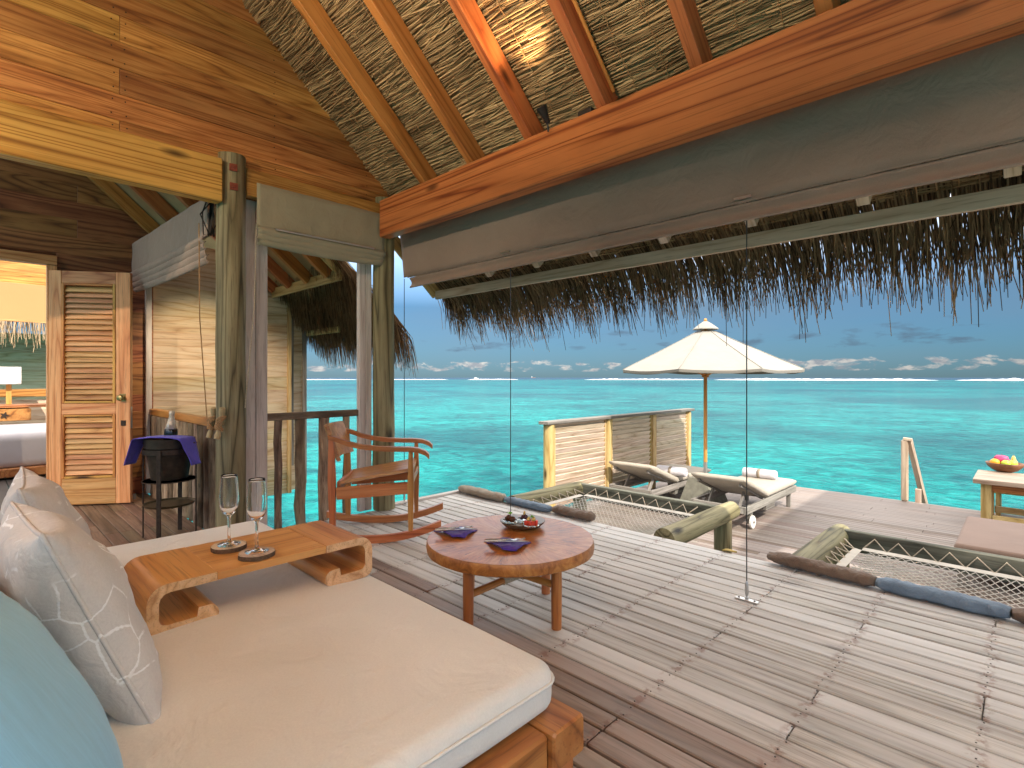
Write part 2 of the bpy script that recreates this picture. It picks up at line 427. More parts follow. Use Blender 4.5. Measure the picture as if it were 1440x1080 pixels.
def glass(name, col=(1, 1, 1), rough=0.0):
    m, t, b, out = new_mat(name)
    b.inputs['Base Color'].default_value = (*col, 1)
    b.inputs['Transmission Weight'].default_value = 1.0
    b.inputs['Roughness'].default_value = rough
    b.inputs['IOR'].default_value = 1.45
    return m
glass('glass')
MATS['glass'].node_tree.nodes['Principled BSDF'].inputs['IOR'].default_value = 1.32
glass('dish_glass', (0.86, 0.95, 0.92), 0.03)
glass('tint_glass', (0.5, 0.65, 0.6), 0.02)

# the lit bulb of the uplight
m, t, b, out = new_mat('bulb')
b.inputs['Base Color'].default_value = (1, 0.8, 0.45, 1)
b.inputs['Emission Color'].default_value = (1, 0.62, 0.2, 1)
b.inputs['Emission Strength'].default_value = 3.0

# round slab table top: radial checks and a red-brown polish
m, t, b, out = new_mat('slab_top')
tc = t.n('ShaderNodeTexCoord')
o = tc.outputs['Object']
sx = t.n('ShaderNodeSeparateXYZ', i_0=o)
ang = t.math('ARCTAN2', sx.outputs[1], sx.outputs[0])
ln = t.n('ShaderNodeVectorMath', operation='LENGTH', i_0=o).outputs['Value']
pol = t.n('ShaderNodeCombineXYZ', i_0=t.math('MULTIPLY', t.math('SINE', ang), 9.0), i_1=t.math('MULTIPLY', t.math('COSINE', ang), 9.0), i_2=t.math('MULTIPLY', ln, 5.0)).outputs[0]
n1 = t.noise(pol, 1.3, 6, 0.65, 0.6)
n2 = t.noise(o, 6.0, 4, 0.6, 0.8)
col = t.ramp(t.math('ADD', t.math('MULTIPLY', n1, 0.55), t.math('MULTIPLY', n2, 0.45)),
             [(0.34, (0.14, 0.030, 0.008)), (0.48, (0.43, 0.14, 0.03)), (0.62, (0.56, 0.25, 0.085))])
cr = t.noise(t.n('ShaderNodeCombineXYZ', i_0=t.math('MULTIPLY', t.math('SINE', ang), 30.0), i_1=t.math('MULTIPLY', t.math('COSINE', ang), 30.0), i_2=t.math('MULTIPLY', ln, 9.0)).outputs[0], 1.0, 4, 0.6, 0.3)
ck = t.math('MULTIPLY', t.ramp(cr, [(0.64, 0.0), (0.69, 1.0)]), t.ramp(ln, [(0.12, 0.0), (0.3, 1.0)]))
col = t.mix(ck, col, (0.05, 0.014, 0.008))
lk(t, col, b.inputs['Base Color'])
b.inputs['Roughness'].default_value = 0.34
b.inputs['Specular IOR Level'].default_value = 0.35
b.inputs['Coat Weight'].default_value = 0.08
b.inputs['Coat Roughness'].default_value = 0.12
h = t.math('SUBTRACT', n1, ck)
lk(t, t.bump(h, 0.35, 0.003), b.inputs['Normal'])
# its rough edge
m, t, b, out = new_mat('slab_edge')
tc = t.n('ShaderNodeTexCoord')
n1 = t.noise(tc.outputs['Object'], 16, 6, 0.7, 1.0)
lk(t, t.ramp(n1, [(0.3, (0.18, 0.055, 0.015)), (0.5, (0.40, 0.15, 0.035)), (0.7, (0.56, 0.26, 0.07))]), b.inputs['Base Color'])
b.inputs['Roughness'].default_value = 0.4
lk(t, t.bump(n1, 0.5, 0.006), b.inputs['Normal'])

# lagoon: pale sand, darker weed and coral patches, deep blue beyond the reef
m, t, b, out = new_mat('lagoon')
g = t.n('ShaderNodeNewGeometry')
pos = g.outputs['Position']
p2 = t.vscale(pos, (1, 1, 0))
sepp = t.n('ShaderNodeSeparateXYZ', i_0=pos)
dist = t.n('ShaderNodeVectorMath', operation='LENGTH', i_0=p2).outputs['Value']
ripple = t.noise(t.vscale(pos, (1, 1, 0)), 1.1, 6, 0.68, 1.0)
rip2 = t.noise(t.vscale(pos, (1, 1, 0), (31, 7, 0)), 0.16, 5, 0.62, 0.8)
mid = t.noise(t.vscale(pos, (1, 1, 0), (5, 71, 0)), 0.045, 5, 0.6, 0.5)
big = t.noise(t.vscale(pos, (1, 1, 0), (11, 23, 0)), 0.012, 5, 0.6, 0.4)
lo = t.mix(t.ramp(ripple, [(0.40, 0.0), (0.60, 1.0)]), (0.0, 0.075, 0.088), (0.010, 0.300, 0.275))
lo2 = t.mix(t.ramp(rip2, [(0.38, 0.0), (0.62, 1.0)]), (0.0, 0.072, 0.085), (0.008, 0.245, 0.23))
colw = t.mix(0.5, lo, lo2)
colw = t.mix(t.ramp(dist, [(25.0 / 3000, 0.0), (200.0 / 3000, 1.0)]) if False else t.math('MULTIPLY', dist, 1 / 260.0, clamp=True), colw, (0.006, 0.150, 0.150))
colw = t.mix(t.math('MULTIPLY', t.ramp(mid, [(0.47, 0.0), (0.62, 0.95)]), 0.75), colw, (0.0, 0.05, 0.065))
colw = t.mix(t.ramp(big, [(0.47, 0.0), (0.60, 0.75)]), colw, (0.002, 0.06, 0.075))
deep = t.math('MULTIPLY', t.math('SUBTRACT', dist, 830.0), 1 / 60.0, clamp=True)
colw = t.mix(deep, colw, (0.005, 0.03, 0.07))
lk(t, colw, b.inputs['Base Color'])
b.inputs['Roughness'].default_value = 0.16
b.inputs['IOR'].default_value = 1.33
b.inputs['Specular IOR Level'].default_value = 0.035
wv1 = t.noise(t.vscale(pos, (1, 1, 0)), 1.6, 6, 0.62, 1.0)
wv2 = t.noise(t.vscale(pos, (1, 1, 0), (3, 9, 0)), 0.35, 4, 0.6, 0.6)
nb_ = t.n('ShaderNodeBump', i_Height=t.math('ADD', t.math('MULTIPLY', wv1, 0.45), wv2), i_Distance=0.5)
lk(t, t.math('DIVIDE', 0.8, t.math('ADD', 1.0, t.math('MULTIPLY', dist, 1 / 70.0))), nb_.inputs['Strength'])
lk(t, nb_.outputs[0], b.inputs['Normal'])
m, t, b, out = new_mat('foam')
b.inputs['Base Color'].default_value = (0.85, 0.87, 0.88, 1)
b.inputs['Roughness'].default_value = 0.9

# ------------------------------------------------------------------ geometry helpers
WM = {}
def world_of(o):
    return WM.get(o.name, Matrix.Identity(4))

def place(o, M, parent=None):
    WM[o.name] = M
    if parent is not None:
        o.parent = parent
        o.matrix_basis = world_of(parent).inverted() @ M
    else:
        o.matrix_basis = M

def tag(o, label=None, cat=None, group=None, kind=None):
    if label: o['label'] = label
    if cat: o['category'] = cat
    if group: o['group'] = group
    if kind: o['kind'] = kind
    return o

def thing(name, label, cat, loc=(0, 0, 0), rz=0.0, group=None):
    o = bpy.data.objects.new(name, None)
    o.empty_display_size = 0.1
    COL.objects.link(o)
    place(o, Matrix.Translation(Vector(loc)) @ Matrix.Rotation(rz, 4, 'Z'))
    return tag(o, label, cat, group)

def struct(name, loc=(0, 0, 0)):
    o = bpy.data.objects.new(name, None)
    COL.objects.link(o)
    place(o, Matrix.Translation(Vector(loc)))
    o['kind'] = 'structure'
    return o

def mobj(name, geo, mat, parent=None, M=None, smooth=False, local=False):
    """link (verts, faces) as one mesh; M is its world matrix (or, with local=True, relative to the parent)"""
    me = bpy.data.meshes.new(name)
    me.from_pydata([tuple(v) for v in geo[0]], [], geo[1])
    me.validate()
    if isinstance(mat, str):
        me.materials.append(MATS[mat])
    else:
        for q in mat:
            me.materials.append(MATS[q])
    if len(geo) > 2:
        for p, mi in zip(me.polygons, geo[2]):
            p.material_index = mi
    if smooth:
        for p in me.polygons:
            p.use_smooth = True
        if smooth == 'auto':
            me.set_sharp_from_angle(angle=RAD(38))
    bm = bmesh.new(); bm.from_mesh(me)
    bmesh.ops.recalc_face_normals(bm, faces=bm.faces)
    bm.to_mesh(me); bm.free()
    o = bpy.data.objects.new(name, me)
    COL.objects.link(o)
    M = Matrix.Identity(4) if M is None else M
    if local and parent is not None:
        M = world_of(parent) @ M
    place(o, M, parent)
    return o

def copy_tree(o, M, parent=None):
    c = o.copy()
    COL.objects.link(c)
    old = world_of(o)
    place(c, M, parent)
    for ch in [x for x in COL.objects if x.parent == o]:
        copy_tree(ch, M @ old.inverted() @ world_of(ch), c)
    return c

def join(*geos):
    V, F, I = [], [], []
    for g in geos:
        k = len(V)
        V += list(g[0])
        F += [tuple(i + k for i in f) for f in g[1]]
        I += list(g[2]) if len(g) > 2 else [0] * len(g[1])
    return V, F, I

def xf(geo, M):
    return ([M @ Vector(v) for v in geo[0]],) + tuple(geo[1:])

def box(lx, ly, lz, c=0.0):
    """box centred on the origin; long (x) edges chamfered by c"""
    hx, hy, hz = lx / 2, ly / 2, lz / 2
    if c <= 0:
        V = [Vector((a * hx, b_ * hy, d * hz)) for a in (-1, 1) for b_ in (-1, 1) for d in (-1, 1)]
        F = [(0, 1, 3, 2), (4, 6, 7, 5), (0, 4, 5, 1), (2, 3, 7, 6), (0, 2, 6, 4), (1, 5, 7, 3)]
        return V, F
    sec = [(-hy + c, -hz), (hy - c, -hz), (hy, -hz + c), (hy, hz - c), (hy - c, hz), (-hy + c, hz), (-hy, hz - c), (-hy, -hz + c)]
    V, F = [], []
    e = min(c, lx * 0.2)
    rings = [(-hx, 0.8), (-hx + e, 1.0), (hx - e, 1.0), (hx, 0.8)]
    for x, k in rings:
        for (y, z) in sec:
            ky = (abs(y) - (c * 0.7 if k < 1 else 0)) * (1 if y > 0 else -1)
            kz = (abs(z) - (c * 0.7 if k < 1 else 0)) * (1 if z > 0 else -1)
            V.append(Vector((x, ky, kz)))
    for r in range(3):
        for i in range(8):
            j = (i + 1) % 8
            F.append((r * 8 + i, r * 8 + j, (r + 1) * 8 + j, (r + 1) * 8 + i))
    F.append(tuple(range(7, -1, -1)))
    F.append(tuple(range(24, 32)))
    return V, F

def frame_of(a, b_, up=(0, 0, 1)):
    a, b_ = Vector(a), Vector(b_)
    x = (b_ - a).normalized()
    up = Vector(up)
    if abs(x.dot(up)) > 0.98:
        up = Vector((0, 1, 0)) if abs(x.y) < 0.9 else Vector((1, 0, 0))
    y = up.cross(x).normalized()
    z = x.cross(y).normalized()
    M = Matrix((x, y, z)).transposed().to_4x4()
    M.translation = (a + b_) / 2
    return M, (b_ - a).length

def board(name, a, b_, w, th, mat, parent=None, up=(0, 0, 1), c=0.003, local=False, roll=0.0):
    """plank from a to b: width w across, thickness th along 'up', grain along its length"""
    M, L_ = frame_of(a, b_, up)
    if roll:
        M = M @ Matrix.Rotation(roll, 4, 'X')
    return mobj(name, box(L_, w, th, c), mat, parent, M, local=local)

def tube_geo(pts, rad, n=10, caps=True, squash=1.0, up=None, wob=0.0, seed=0.0):
    pts = [Vector(p) for p in pts]
    m = len(pts)
    if not hasattr(rad, '__len__'):
        rad = [rad] * m
    V, F = [], []
    prev = None
    for i, p in enumerate(pts):
        d = (pts[min(i + 1, m - 1)] - pts[max(i - 1, 0)]).normalized()
        if prev is None:
            ref = Vector(up) if up else (Vector((0, 0, 1)) if abs(d.z) < 0.9 else Vector((1, 0, 0)))
            y = ref.cross(d).normalized()
        else:
            y = (prev - d * prev.dot(d)).normalized()
        z = d.cross(y)
        prev = y
        for k in range(n):
            a = 2 * math.pi * k / n
            r = rad[i]
            if wob:
                r *= 1 + wob * noise.noise(Vector((math.cos(a) * 1.3 + seed, math.sin(a) * 1.3, i * 0.9 + seed * 3)))
            V.append(p + y * (math.cos(a) * r) + z * (math.sin(a) * r * squash))
    for i in range(m - 1):
        for k in range(n):
            q = (k + 1) % n
            F.append((i * n + k, i * n + q, (i + 1) * n + q, (i + 1) * n + k))
    if caps:
        F.append(tuple(range(n - 1, -1, -1)))
        F.append(tuple((m - 1) * n + k for k in range(n)))
    return V, F

def tube(name, pts, rad, mat, parent=None, n=10, local=False, squash=1.0, wob=0.0, seed=0.0, smooth='auto'):
    """round bar; its own x axis runs from first to last point so wood grain follows it"""
    pts = [Vector(p) for p in pts]
    M, L_ = frame_of(pts[0], pts[-1])
    Mi = M.inverted()
    return mobj(name, tube_geo([Mi @ p for p in pts], rad, n, True, squash, (0, 0, 1), wob, seed), mat, parent, M, smooth, local)

def lathe(prof, n=28):
    V, F = [], []
    m = len(prof)
    for r, z in prof:
        for k in range(n):
            a = 2 * math.pi * k / n
            V.append(Vector((r * math.cos(a), r * math.sin(a), z)))
    for i in range(m - 1):
        for k in range(n):
            q = (k + 1) % n
            F.append((i * n + k, i * n + q, (i + 1) * n + q, (i + 1) * n + k))
    if prof[0][0] > 1e-5: F.append(tuple(range(n - 1, -1, -1)))
    if prof[-1][0] > 1e-5: F.append(tuple((m - 1) * n + k for k in range(n)))
    return V, F

def log_pts(a, b_, n=7, wob=0.006, seed=0):
    a, b_ = Vector(a), Vector(b_)
    r = random.Random(seed)
    return [a.lerp(b_, i / (n - 1)) + Vector((r.uniform(-wob, wob), r.uniform(-wob, wob), 0)) for i in range(n)]

def strip_sheet(grid):
    """grid of points -> faces"""
    h, w = len(grid), len(grid[0])
    V = [p for row in grid for p in row]
    F = [(i * w + j, i * w + j + 1, (i + 1) * w + j + 1, (i + 1) * w + j) for i in range(h - 1) for j in range(w - 1)]
    return V, F

def thick_sheet(grid, th):
    """closed sheet: a grid offset along its normals by th"""
    h, w = len(grid), len(grid[0])
    g2 = []
    for i in range(h):
        row = []
        for j in range(w):
            du = grid[i][min(j + 1, w - 1)] - grid[i][max(j - 1, 0)]
            dv = grid[min(i + 1, h - 1)][j] - grid[max(i - 1, 0)][j]
            row.append(grid[i][j] + du.cross(dv).normalized() * th)
        g2.append(row)
    V, F = strip_sheet(grid)
    V2, F2 = strip_sheet(g2)
    k = len(V)
    F = F + [tuple(reversed([a + k for a in f])) for f in F2]
    edge = [j for j in range(w)] + [i * w + w - 1 for i in range(1, h)] + [(h - 1) * w + j for j in range(w - 2, -1, -1)] + [i * w for i in range(h - 2, 0, -1)]
    for a, b_ in zip(edge, edge[1:] + edge[:1]):
        F.append((a, b_, b_ + k, a + k))
    return V + V2, F

def pillow_geo(w, h, th, n=22, seed=0.0, pinch=0.07, wr=0.012):
    """a stuffed cushion standing in its x (width), z (height) plane, thickness along y"""
    V, F = [], []
    def pt(u, v, s):
        e = max(0.0, 1 - u * u) * max(0.0, 1 - v * v)
        y = s * th * 0.5 * (e ** 0.36) * (0.9 + 0.1 * (1 - u * u))
        k = 1 - pinch * (1 - u * u * 0.0) * (1 - abs(v) ** 2) * abs(u) ** 2
        k2 = 1 - pinch * (1 - abs(u) ** 2) * abs(v) ** 2
        x, z = u * w / 2 * k, v * h / 2 * k2
        nn = noise.noise(Vector((u * 2.2 + seed, v * 2.2, s + seed)))
        n2 = noise.noise(Vector((u * 6 + seed, v * 6, s * 2 + seed)))
        y += s * (wr * nn + wr * 0.5 * n2) * (e ** 0.3)
        return Vector((x, y, z))
    for s in (1, -1):
        k = len(V)
        for i in range(n + 1):
            for j in range(n + 1):
                u = math.sin((j / n - 0.5) * math.pi)
                v = math.sin((i / n - 0.5) * math.pi)
                V.append(pt(u, v, s))
        for i in range(n):
            for j in range(n):
                a = k + i * (n + 1) + j
                F.append((a, a + 1, a + n + 2, a + n + 1))
    return V, F

def pillow_rim(w, h, pinch=0.07, n=24):
    """the seam line around such a cushion"""
    out = []
    def q(u, v):
        k = 1 - pinch * (1 - abs(v) ** 2) * abs(u) ** 2
        k2 = 1 - pinch * (1 - abs(u) ** 2) * abs(v) ** 2
        return Vector((u * w / 2 * k, 0, v * h / 2 * k2))
    for i in range(n): out.append(q(-1 + 2 * i / n, -1))
    for i in range(n): out.append(q(1, -1 + 2 * i / n))
    for i in range(n): out.append(q(1 - 2 * i / n, 1))
    for i in range(n + 1): out.append(q(-1, 1 - 2 * i / n))
    return out

def round_box(lx, ly, lz, r, seg=4, sub=0, nz=0.0, seed=0.0):
    bm = bmesh.new()
    bmesh.ops.create_cube(bm, size=1.0)
    for v in bm.verts:
        v.co = Vector((v.co.x * lx, v.co.y * ly, v.co.z * lz))
    if sub:
        bmesh.ops.subdivide_edges(bm, edges=bm.edges[:], cuts=sub, use_grid_fill=True)
        ed = [e for e in bm.edges if len(e.link_faces) == 2 and e.calc_face_angle() > 0.5]
    else:
        ed = bm.edges[:]
    bmesh.ops.bevel(bm, geom=ed, offset=r, segments=seg, profile=0.5, affect='EDGES')
    bm.verts.index_update()
    if nz:
        for v in bm.verts:
            k = noise.noise(Vector((v.co.x * 3 + seed, v.co.y * 3, v.co.z * 3)))
            v.co += v.co.normalized() * 0 + Vector((0, 0, nz * k)) + Vector((v.co.x, v.co.y, 0)).normalized() * nz * 0.6 * k
    V = [v.co.copy() for v in bm.verts]
    F = [tuple(v.index for v in f.verts) for f in bm.faces]
    bm.free()
    return V, F

def slab_cushion(lx, ly, lz, r, crown=0.015, corner=0.05, wr=0.003, seed=0.0, n=8, m=14):
    """rounded mattress: a rounded-rectangle outline carried round its edge and filled over the crowned top"""
    out = []
    hx, hy = lx / 2 - corner, ly / 2 - corner
    def side(ax, ay, bx_, by_, k):
        for i in range(k):
            t_ = i / k
            out.append((ax + (bx_ - ax) * t_, ay + (by_ - ay) * t_, None))
    for (cx, cy, a0, nx_, ny_) in ((hx, hy, 0, -1, 0), (-hx, hy, 90, 0, -1), (-hx, -hy, 180, 1, 0), (hx, -hy, 270, 0, 1)):
        for k in range(7):
            a_ = math.radians(a0 + 15 * k)
            out.append((cx, cy, a_))
        for i in range(1, m):
            t_ = i / m
            out.append((cx + nx_ * 2 * hx * t_, cy + ny_ * 2 * hy * t_, math.radians(a0 + 90)))
    N = len(out)
    V, F = [], []
    rings_ = []
    for k in range(n + 1):                       # bottom edge, wall, top edge
        a_ = math.pi / 2 * k / n
        rings_.append((corner - r * (1 - math.sin(a_)), -lz / 2 + r * (1 - math.cos(a_))))
    for k in range(n + 1):
        a_ = math.pi / 2 * k / n
        rings_.append((corner - r * (1 - math.cos(a_)), lz / 2 - r * (1 - math.sin(a_))))
    for (o_, z) in rings_:
        for (x, y, a_) in out:
            w = wr * noise.noise(Vector((x * 4 + seed, y * 4, z * 6)))
            V.append(Vector((x + (o_ + w) * math.cos(a_), y + (o_ + w) * math.sin(a_), z)))
    R0 = len(rings_)
    base = V[(R0 - 1) * N:R0 * N]
    T = 12
    for k in range(1, T):
        s = 1 - k / T
        for p in base:
            e = 1 - s ** 3
            V.append(Vector((p.x * s, p.y * s, lz / 2 + crown * e + wr * 2.0 * noise.noise(Vector((p.x * s * 3.2 + seed, p.y * s * 3.2, 2))) * e)))
    RT_ = R0 + T - 1
    for i in range(RT_ - 1):
        for k in range(N):
            q = (k + 1) % N
            F.append((i * N + k, i * N + q, (i + 1) * N + q, (i + 1) * N + k))
    V.append(Vector((0, 0, lz / 2 + crown)))
    for k in range(N):
        F.append((len(V) - 1, (RT_ - 1) * N + k, (RT_ - 1) * N + (k + 1) % N))
    F.append(tuple(range(N - 1, -1, -1)))
    return V, F

def blob(r, sx=1, sy=1, sz=1, n=10, bumpy=0.0, seed=0):
    V, F = [], []
    rows = n
    for i in range(rows + 1):
        th = math.pi * i / rows
        for k in range(n * 2):
            a = math.pi * k / n
            d = Vector((math.sin(th) * math.cos(a), math.sin(th) * math.sin(a), math.cos(th)))
            q = r * (1 + bumpy * noise.noise(d * 2.2 + Vector((seed, seed, seed))))
            V.append(Vector((d.x * q * sx, d.y * q * sy, d.z * q * sz)))
    w = n * 2
    for i in range(rows):
        for k in range(w):
            q = (k + 1) % w
            F.append((i * w + k, (i + 1) * w + k, (i + 1) * w + q, i * w + q))
    return V, F

def TR(x=0, y=0, z=0, rz=0, rx=0, ry=0):
    return Matrix.Translation((x, y, z)) @ Matrix.Rotation(rz, 4, 'Z') @ Matrix.Rotation(ry, 4, 'Y') @ Matrix.Rotation(rx, 4, 'X')

def straws(n, fn, r0, r1, seed=0, sides=3):
    """n tapering stems; fn(rng) -> list of points"""
    rng = random.Random(seed)
    V, F = [], []
    for _ in range(n):
        pts = fn(rng)
        m = len(pts)
        k = len(V)
        d = (pts[-1] - pts[0]).normalized()
        y = Vector((rng.uniform(-1, 1), rng.uniform(-1, 1), rng.uniform(-1, 1))).cross(d).normalized()
        z = d.cross(y)
        for i, p in enumerate(pts):
            r = r0 + (r1 - r0) * i / (m - 1)
            for s in range(sides):
                a = 2 * math.pi * s / sides
                V.append(p + y * (math.cos(a) * r) + z * (math.sin(a) * r))
        for i in range(m - 1):
            for s in range(sides):
                q = (s + 1) % sides
                F.append((k + i * sides + s, k + i * sides + q, k + (i + 1) * sides + q, k + (i + 1) * sides + s))
    return V, F
# ================================================================== SETTING
ZL = -0.72            # lower sun deck
ZW = -1.9             # sea
# lagoon, one sheet to the horizon
V, F = [], []
rr = [0.5, 8, 20, 50, 120, 300, 600, 840, 900, 1500, 4000, 12000, 40000]
NS = 72
for r in rr:
    for k in range(NS):
        a = 2 * math.pi * k / NS
        V.append(Vector((r * math.cos(a), r * math.sin(a), 0)))
for i in range(len(rr) - 1):
    for k in range(NS):
        q = (k + 1) % NS
        F.append((i * NS + k, (i + 1) * NS + k, (i + 1) * NS + q, i * NS + q))
F.append(tuple(range(NS)))
sea = mobj('water', (V, F), 'lagoon', None, Matrix.Translation((0, 0, ZW)))
tag(sea, kind='structure')
# breakers on the outer reef
def surf(a0, a1, r, h, seed):
    rng = random.Random(seed)
    n = 90
    g = []
    for i in range(n + 1):
        a = RAD(a0 + (a1 - a0) * i / n)
        e = min(1.0, 6 * min(i, n - i) / n)
        hh = h * e * (0.45 + 0.9 * abs(noise.noise(Vector((i * 0.23, seed, 0)))))
        d = Vector((-math.sin(a), math.cos(a), 0))
        rr_ = r + 16 * noise.noise(Vector((i * 0.06, seed * 3.1, 0)))
        g.append([d * (rr_ - 9 * e) + Vector((0, 0, ZW + 0.02)), d * rr_ + Vector((0, 0, ZW + 0.05 + hh)), d * (rr_ + 7) + Vector((0, 0, ZW - 0.1))])
    return strip_sheet(g)
for i, (a0, a1, r, h) in enumerate([(57.5, 51, 815, 0.9), (49, 43.5, 800, 1.2), (36.5, 24, 790, 1.7), (23.5, 5.5, 770, 2.5), (4.5, -12, 770, 2.6), (72, 60, 830, 0.8)]):
    s_ = mobj('breaking_surf', surf(a0, a1, r, h, i + 1), 'foam', None)
    tag(s_, 'line of white surf breaking on the outer reef', 'surf', kind='stuff')

# ---------------------------------------------------------------- decks
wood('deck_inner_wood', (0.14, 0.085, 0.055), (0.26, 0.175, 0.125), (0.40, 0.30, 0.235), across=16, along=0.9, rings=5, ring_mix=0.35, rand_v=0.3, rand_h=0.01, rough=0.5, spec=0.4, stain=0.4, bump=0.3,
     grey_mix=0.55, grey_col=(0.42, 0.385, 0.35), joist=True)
DX0, DX1, DY1 = -4.15, 3.2, 3.57
deck = struct('deck')
rng = random.Random(3)
joists = [-0.12 - 0.45 * k for k in range(-7, 10)]
pitch = 0.095
nail_geo = []
disc = lathe([(0.0032, 0.0), (0.0032, 0.0012), (0.0, 0.0014)], 6)
for i in range(56):
    yc = DY1 - pitch * (i + 0.5)
    cuts = [DX0, DX1]
    js = [j for j in joists if DX0 + 0.8 < j < DX1 - 0.6]
    k0 = rng.choice(js)
    cuts.append(k0)
    far = [j for j in js if abs(j - k0) > 1.7]
    if far and rng.random() < 0.75:
        cuts.append(rng.choice(far))
    cuts = sorted(cuts)
    for a, b_ in zip(cuts, cuts[1:]):
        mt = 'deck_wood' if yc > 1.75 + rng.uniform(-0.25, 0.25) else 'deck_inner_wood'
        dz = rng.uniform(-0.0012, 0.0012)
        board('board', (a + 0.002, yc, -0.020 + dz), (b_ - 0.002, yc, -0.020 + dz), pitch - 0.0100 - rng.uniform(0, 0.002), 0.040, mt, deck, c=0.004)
    for j in joists:
        for s in (-0.027, 0.027):
            nail_geo.append(xf(disc, TR(j + rng.uniform(-.008, .008), yc + s, 0.0006)))
mobj('nail', join(*nail_geo), 'nail_dark', deck)['kind'] = 'stuff'
for j in joists[::2]:
    board('joist', (j, -1.75, -0.139), (j, DY1 - 0.03, -0.139), 0.06, 0.18, 'grey_wood', deck)
mobj('gap_shade_sheet', box(DX1 - DX0 - 0.02, DY1 + 1.70, 0.006), 'nail_dark', deck, TR((DX0 + DX1) / 2, (DY1 - 1.74) / 2, -0.0435))  # dark sheet added under the boards so their gaps read as shade
board('edge_board', (DX0 - 0.0, DY1 + 0.014, -0.10), (DX1, DY1 + 0.014, -0.10), 0.024, 0.17, 'grey_wood', deck)
board('edge_trim', (DX0 - 0.035, 2.74, -0.005), (DX0 - 0.035, DY1 + 0.02, -0.005), 0.065, 0.05, 'white_wood', deck)
# entry floor behind the posts
ef = struct('entry_floor')
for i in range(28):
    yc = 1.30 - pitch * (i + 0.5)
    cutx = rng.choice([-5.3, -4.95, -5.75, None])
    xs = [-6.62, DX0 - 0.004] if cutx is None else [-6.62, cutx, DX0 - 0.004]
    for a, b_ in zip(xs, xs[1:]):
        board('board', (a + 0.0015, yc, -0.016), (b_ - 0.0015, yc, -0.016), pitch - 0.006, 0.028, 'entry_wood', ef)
# lower sun deck: boards too thin at this distance to pick apart
ld = struct('lower_deck')
rows = []
rng = random.Random(5)
LX0, LX1, LY0, LY1 = -4.85, 7.5, 3.62, 10.1
yy = LY0
while yy < LY1 - 0.05:
    x = LX0
    while x < LX1 - 0.05:
        ln_ = min(LX1 - x, rng.choice([1.8, 2.4, 3.0]) if x > LX0 else rng.choice([0.95, 1.4, 2.1]))
        rows.append((x, ln_, yy))
        x += ln_
    yy += 0.092
for q, (x, ln_, yy) in enumerate(rows[:300]):
    board('board', (x + 0.002, yy + 0.046, ZL - 0.014), (x + ln_ - 0.002, yy + 0.046, ZL - 0.014), 0.085, 0.028, 'deck_lower_wood', ld)
rest = [xf(box(l_ - 0.004, 0.085, 0.028, 0.003), TR(x + l_ / 2, yy + 0.046, ZL - 0.014)) for (x, l_, yy) in rows[300:]]
if rest:
    mobj('far_boards', join(*rest), 'deck_lower_wood', ld)['kind'] = 'stuff'
board('edge_board', (LX0, LY1 + 0.012, ZL - 0.12), (LX1, LY1 + 0.012, ZL - 0.12), 0.025, 0.22, 'grey_wood', ld)
for k in range(5):
    for y_ in (4.2, 9.6):
        tube('pile', log_pts((-4.4 + k * 2.2, y_, ZW - 0.8), (-4.4 + k * 2.2, y_, ZL - 0.03), 4, 0.01, k), 0.11, 'green_log', ld)

# ---------------------------------------------------------------- main roof
SL = 0.902
BACK_EAVE = -2.5
def roof_z(y):
    return 2.787 + SL * (2.67 - y)
RIDGE = -0.1
EAVE = 3.42
SD = Vector((0, 1, -SL)).normalized()      # down the slope
SN = Vector((0, SL, 1)).normalized()       # roof normal
RX0, RX1 = -4.42, 5.2
roof = thing('thatched_roof', 'high thatched roof with stained rafters over the open room', 'roof', (-4.15, 2.62, 2.4))
def slab(y0, y1, f, x0, x1, th, off):
    n = Vector((0, SL, 1)).normalized() if f > 0 else Vector((0, -SL, 1)).normalized()
    pts = []
    for x in (x0, x1):
        for y in (y0, y1):
            z = roof_z(y) if f > 0 else roof_z(2 * RIDGE - y)
            pts += [Vector((x, y, z)) + n * off, Vector((x, y, z)) + n * (off + th)]
    return pts, [(0, 1, 3, 2), (4, 6, 7, 5), (0, 4, 5, 1), (2, 3, 7, 6), (0, 2, 6, 4), (1, 5, 7, 3)]
mobj('thatch_backing', join(slab(RIDGE, EAVE + 0.02, 1, RX0, RX1, 0.2, 0.035), slab(-2.5, RIDGE, -1, RX0, RX1, 0.2, 0.035), xf(box(RX1 - RX0, 0.5, 0.3), TR((RX0 + RX1) / 2, RIDGE, roof_z(RIDGE) + 0.25))), 'reed', roof)
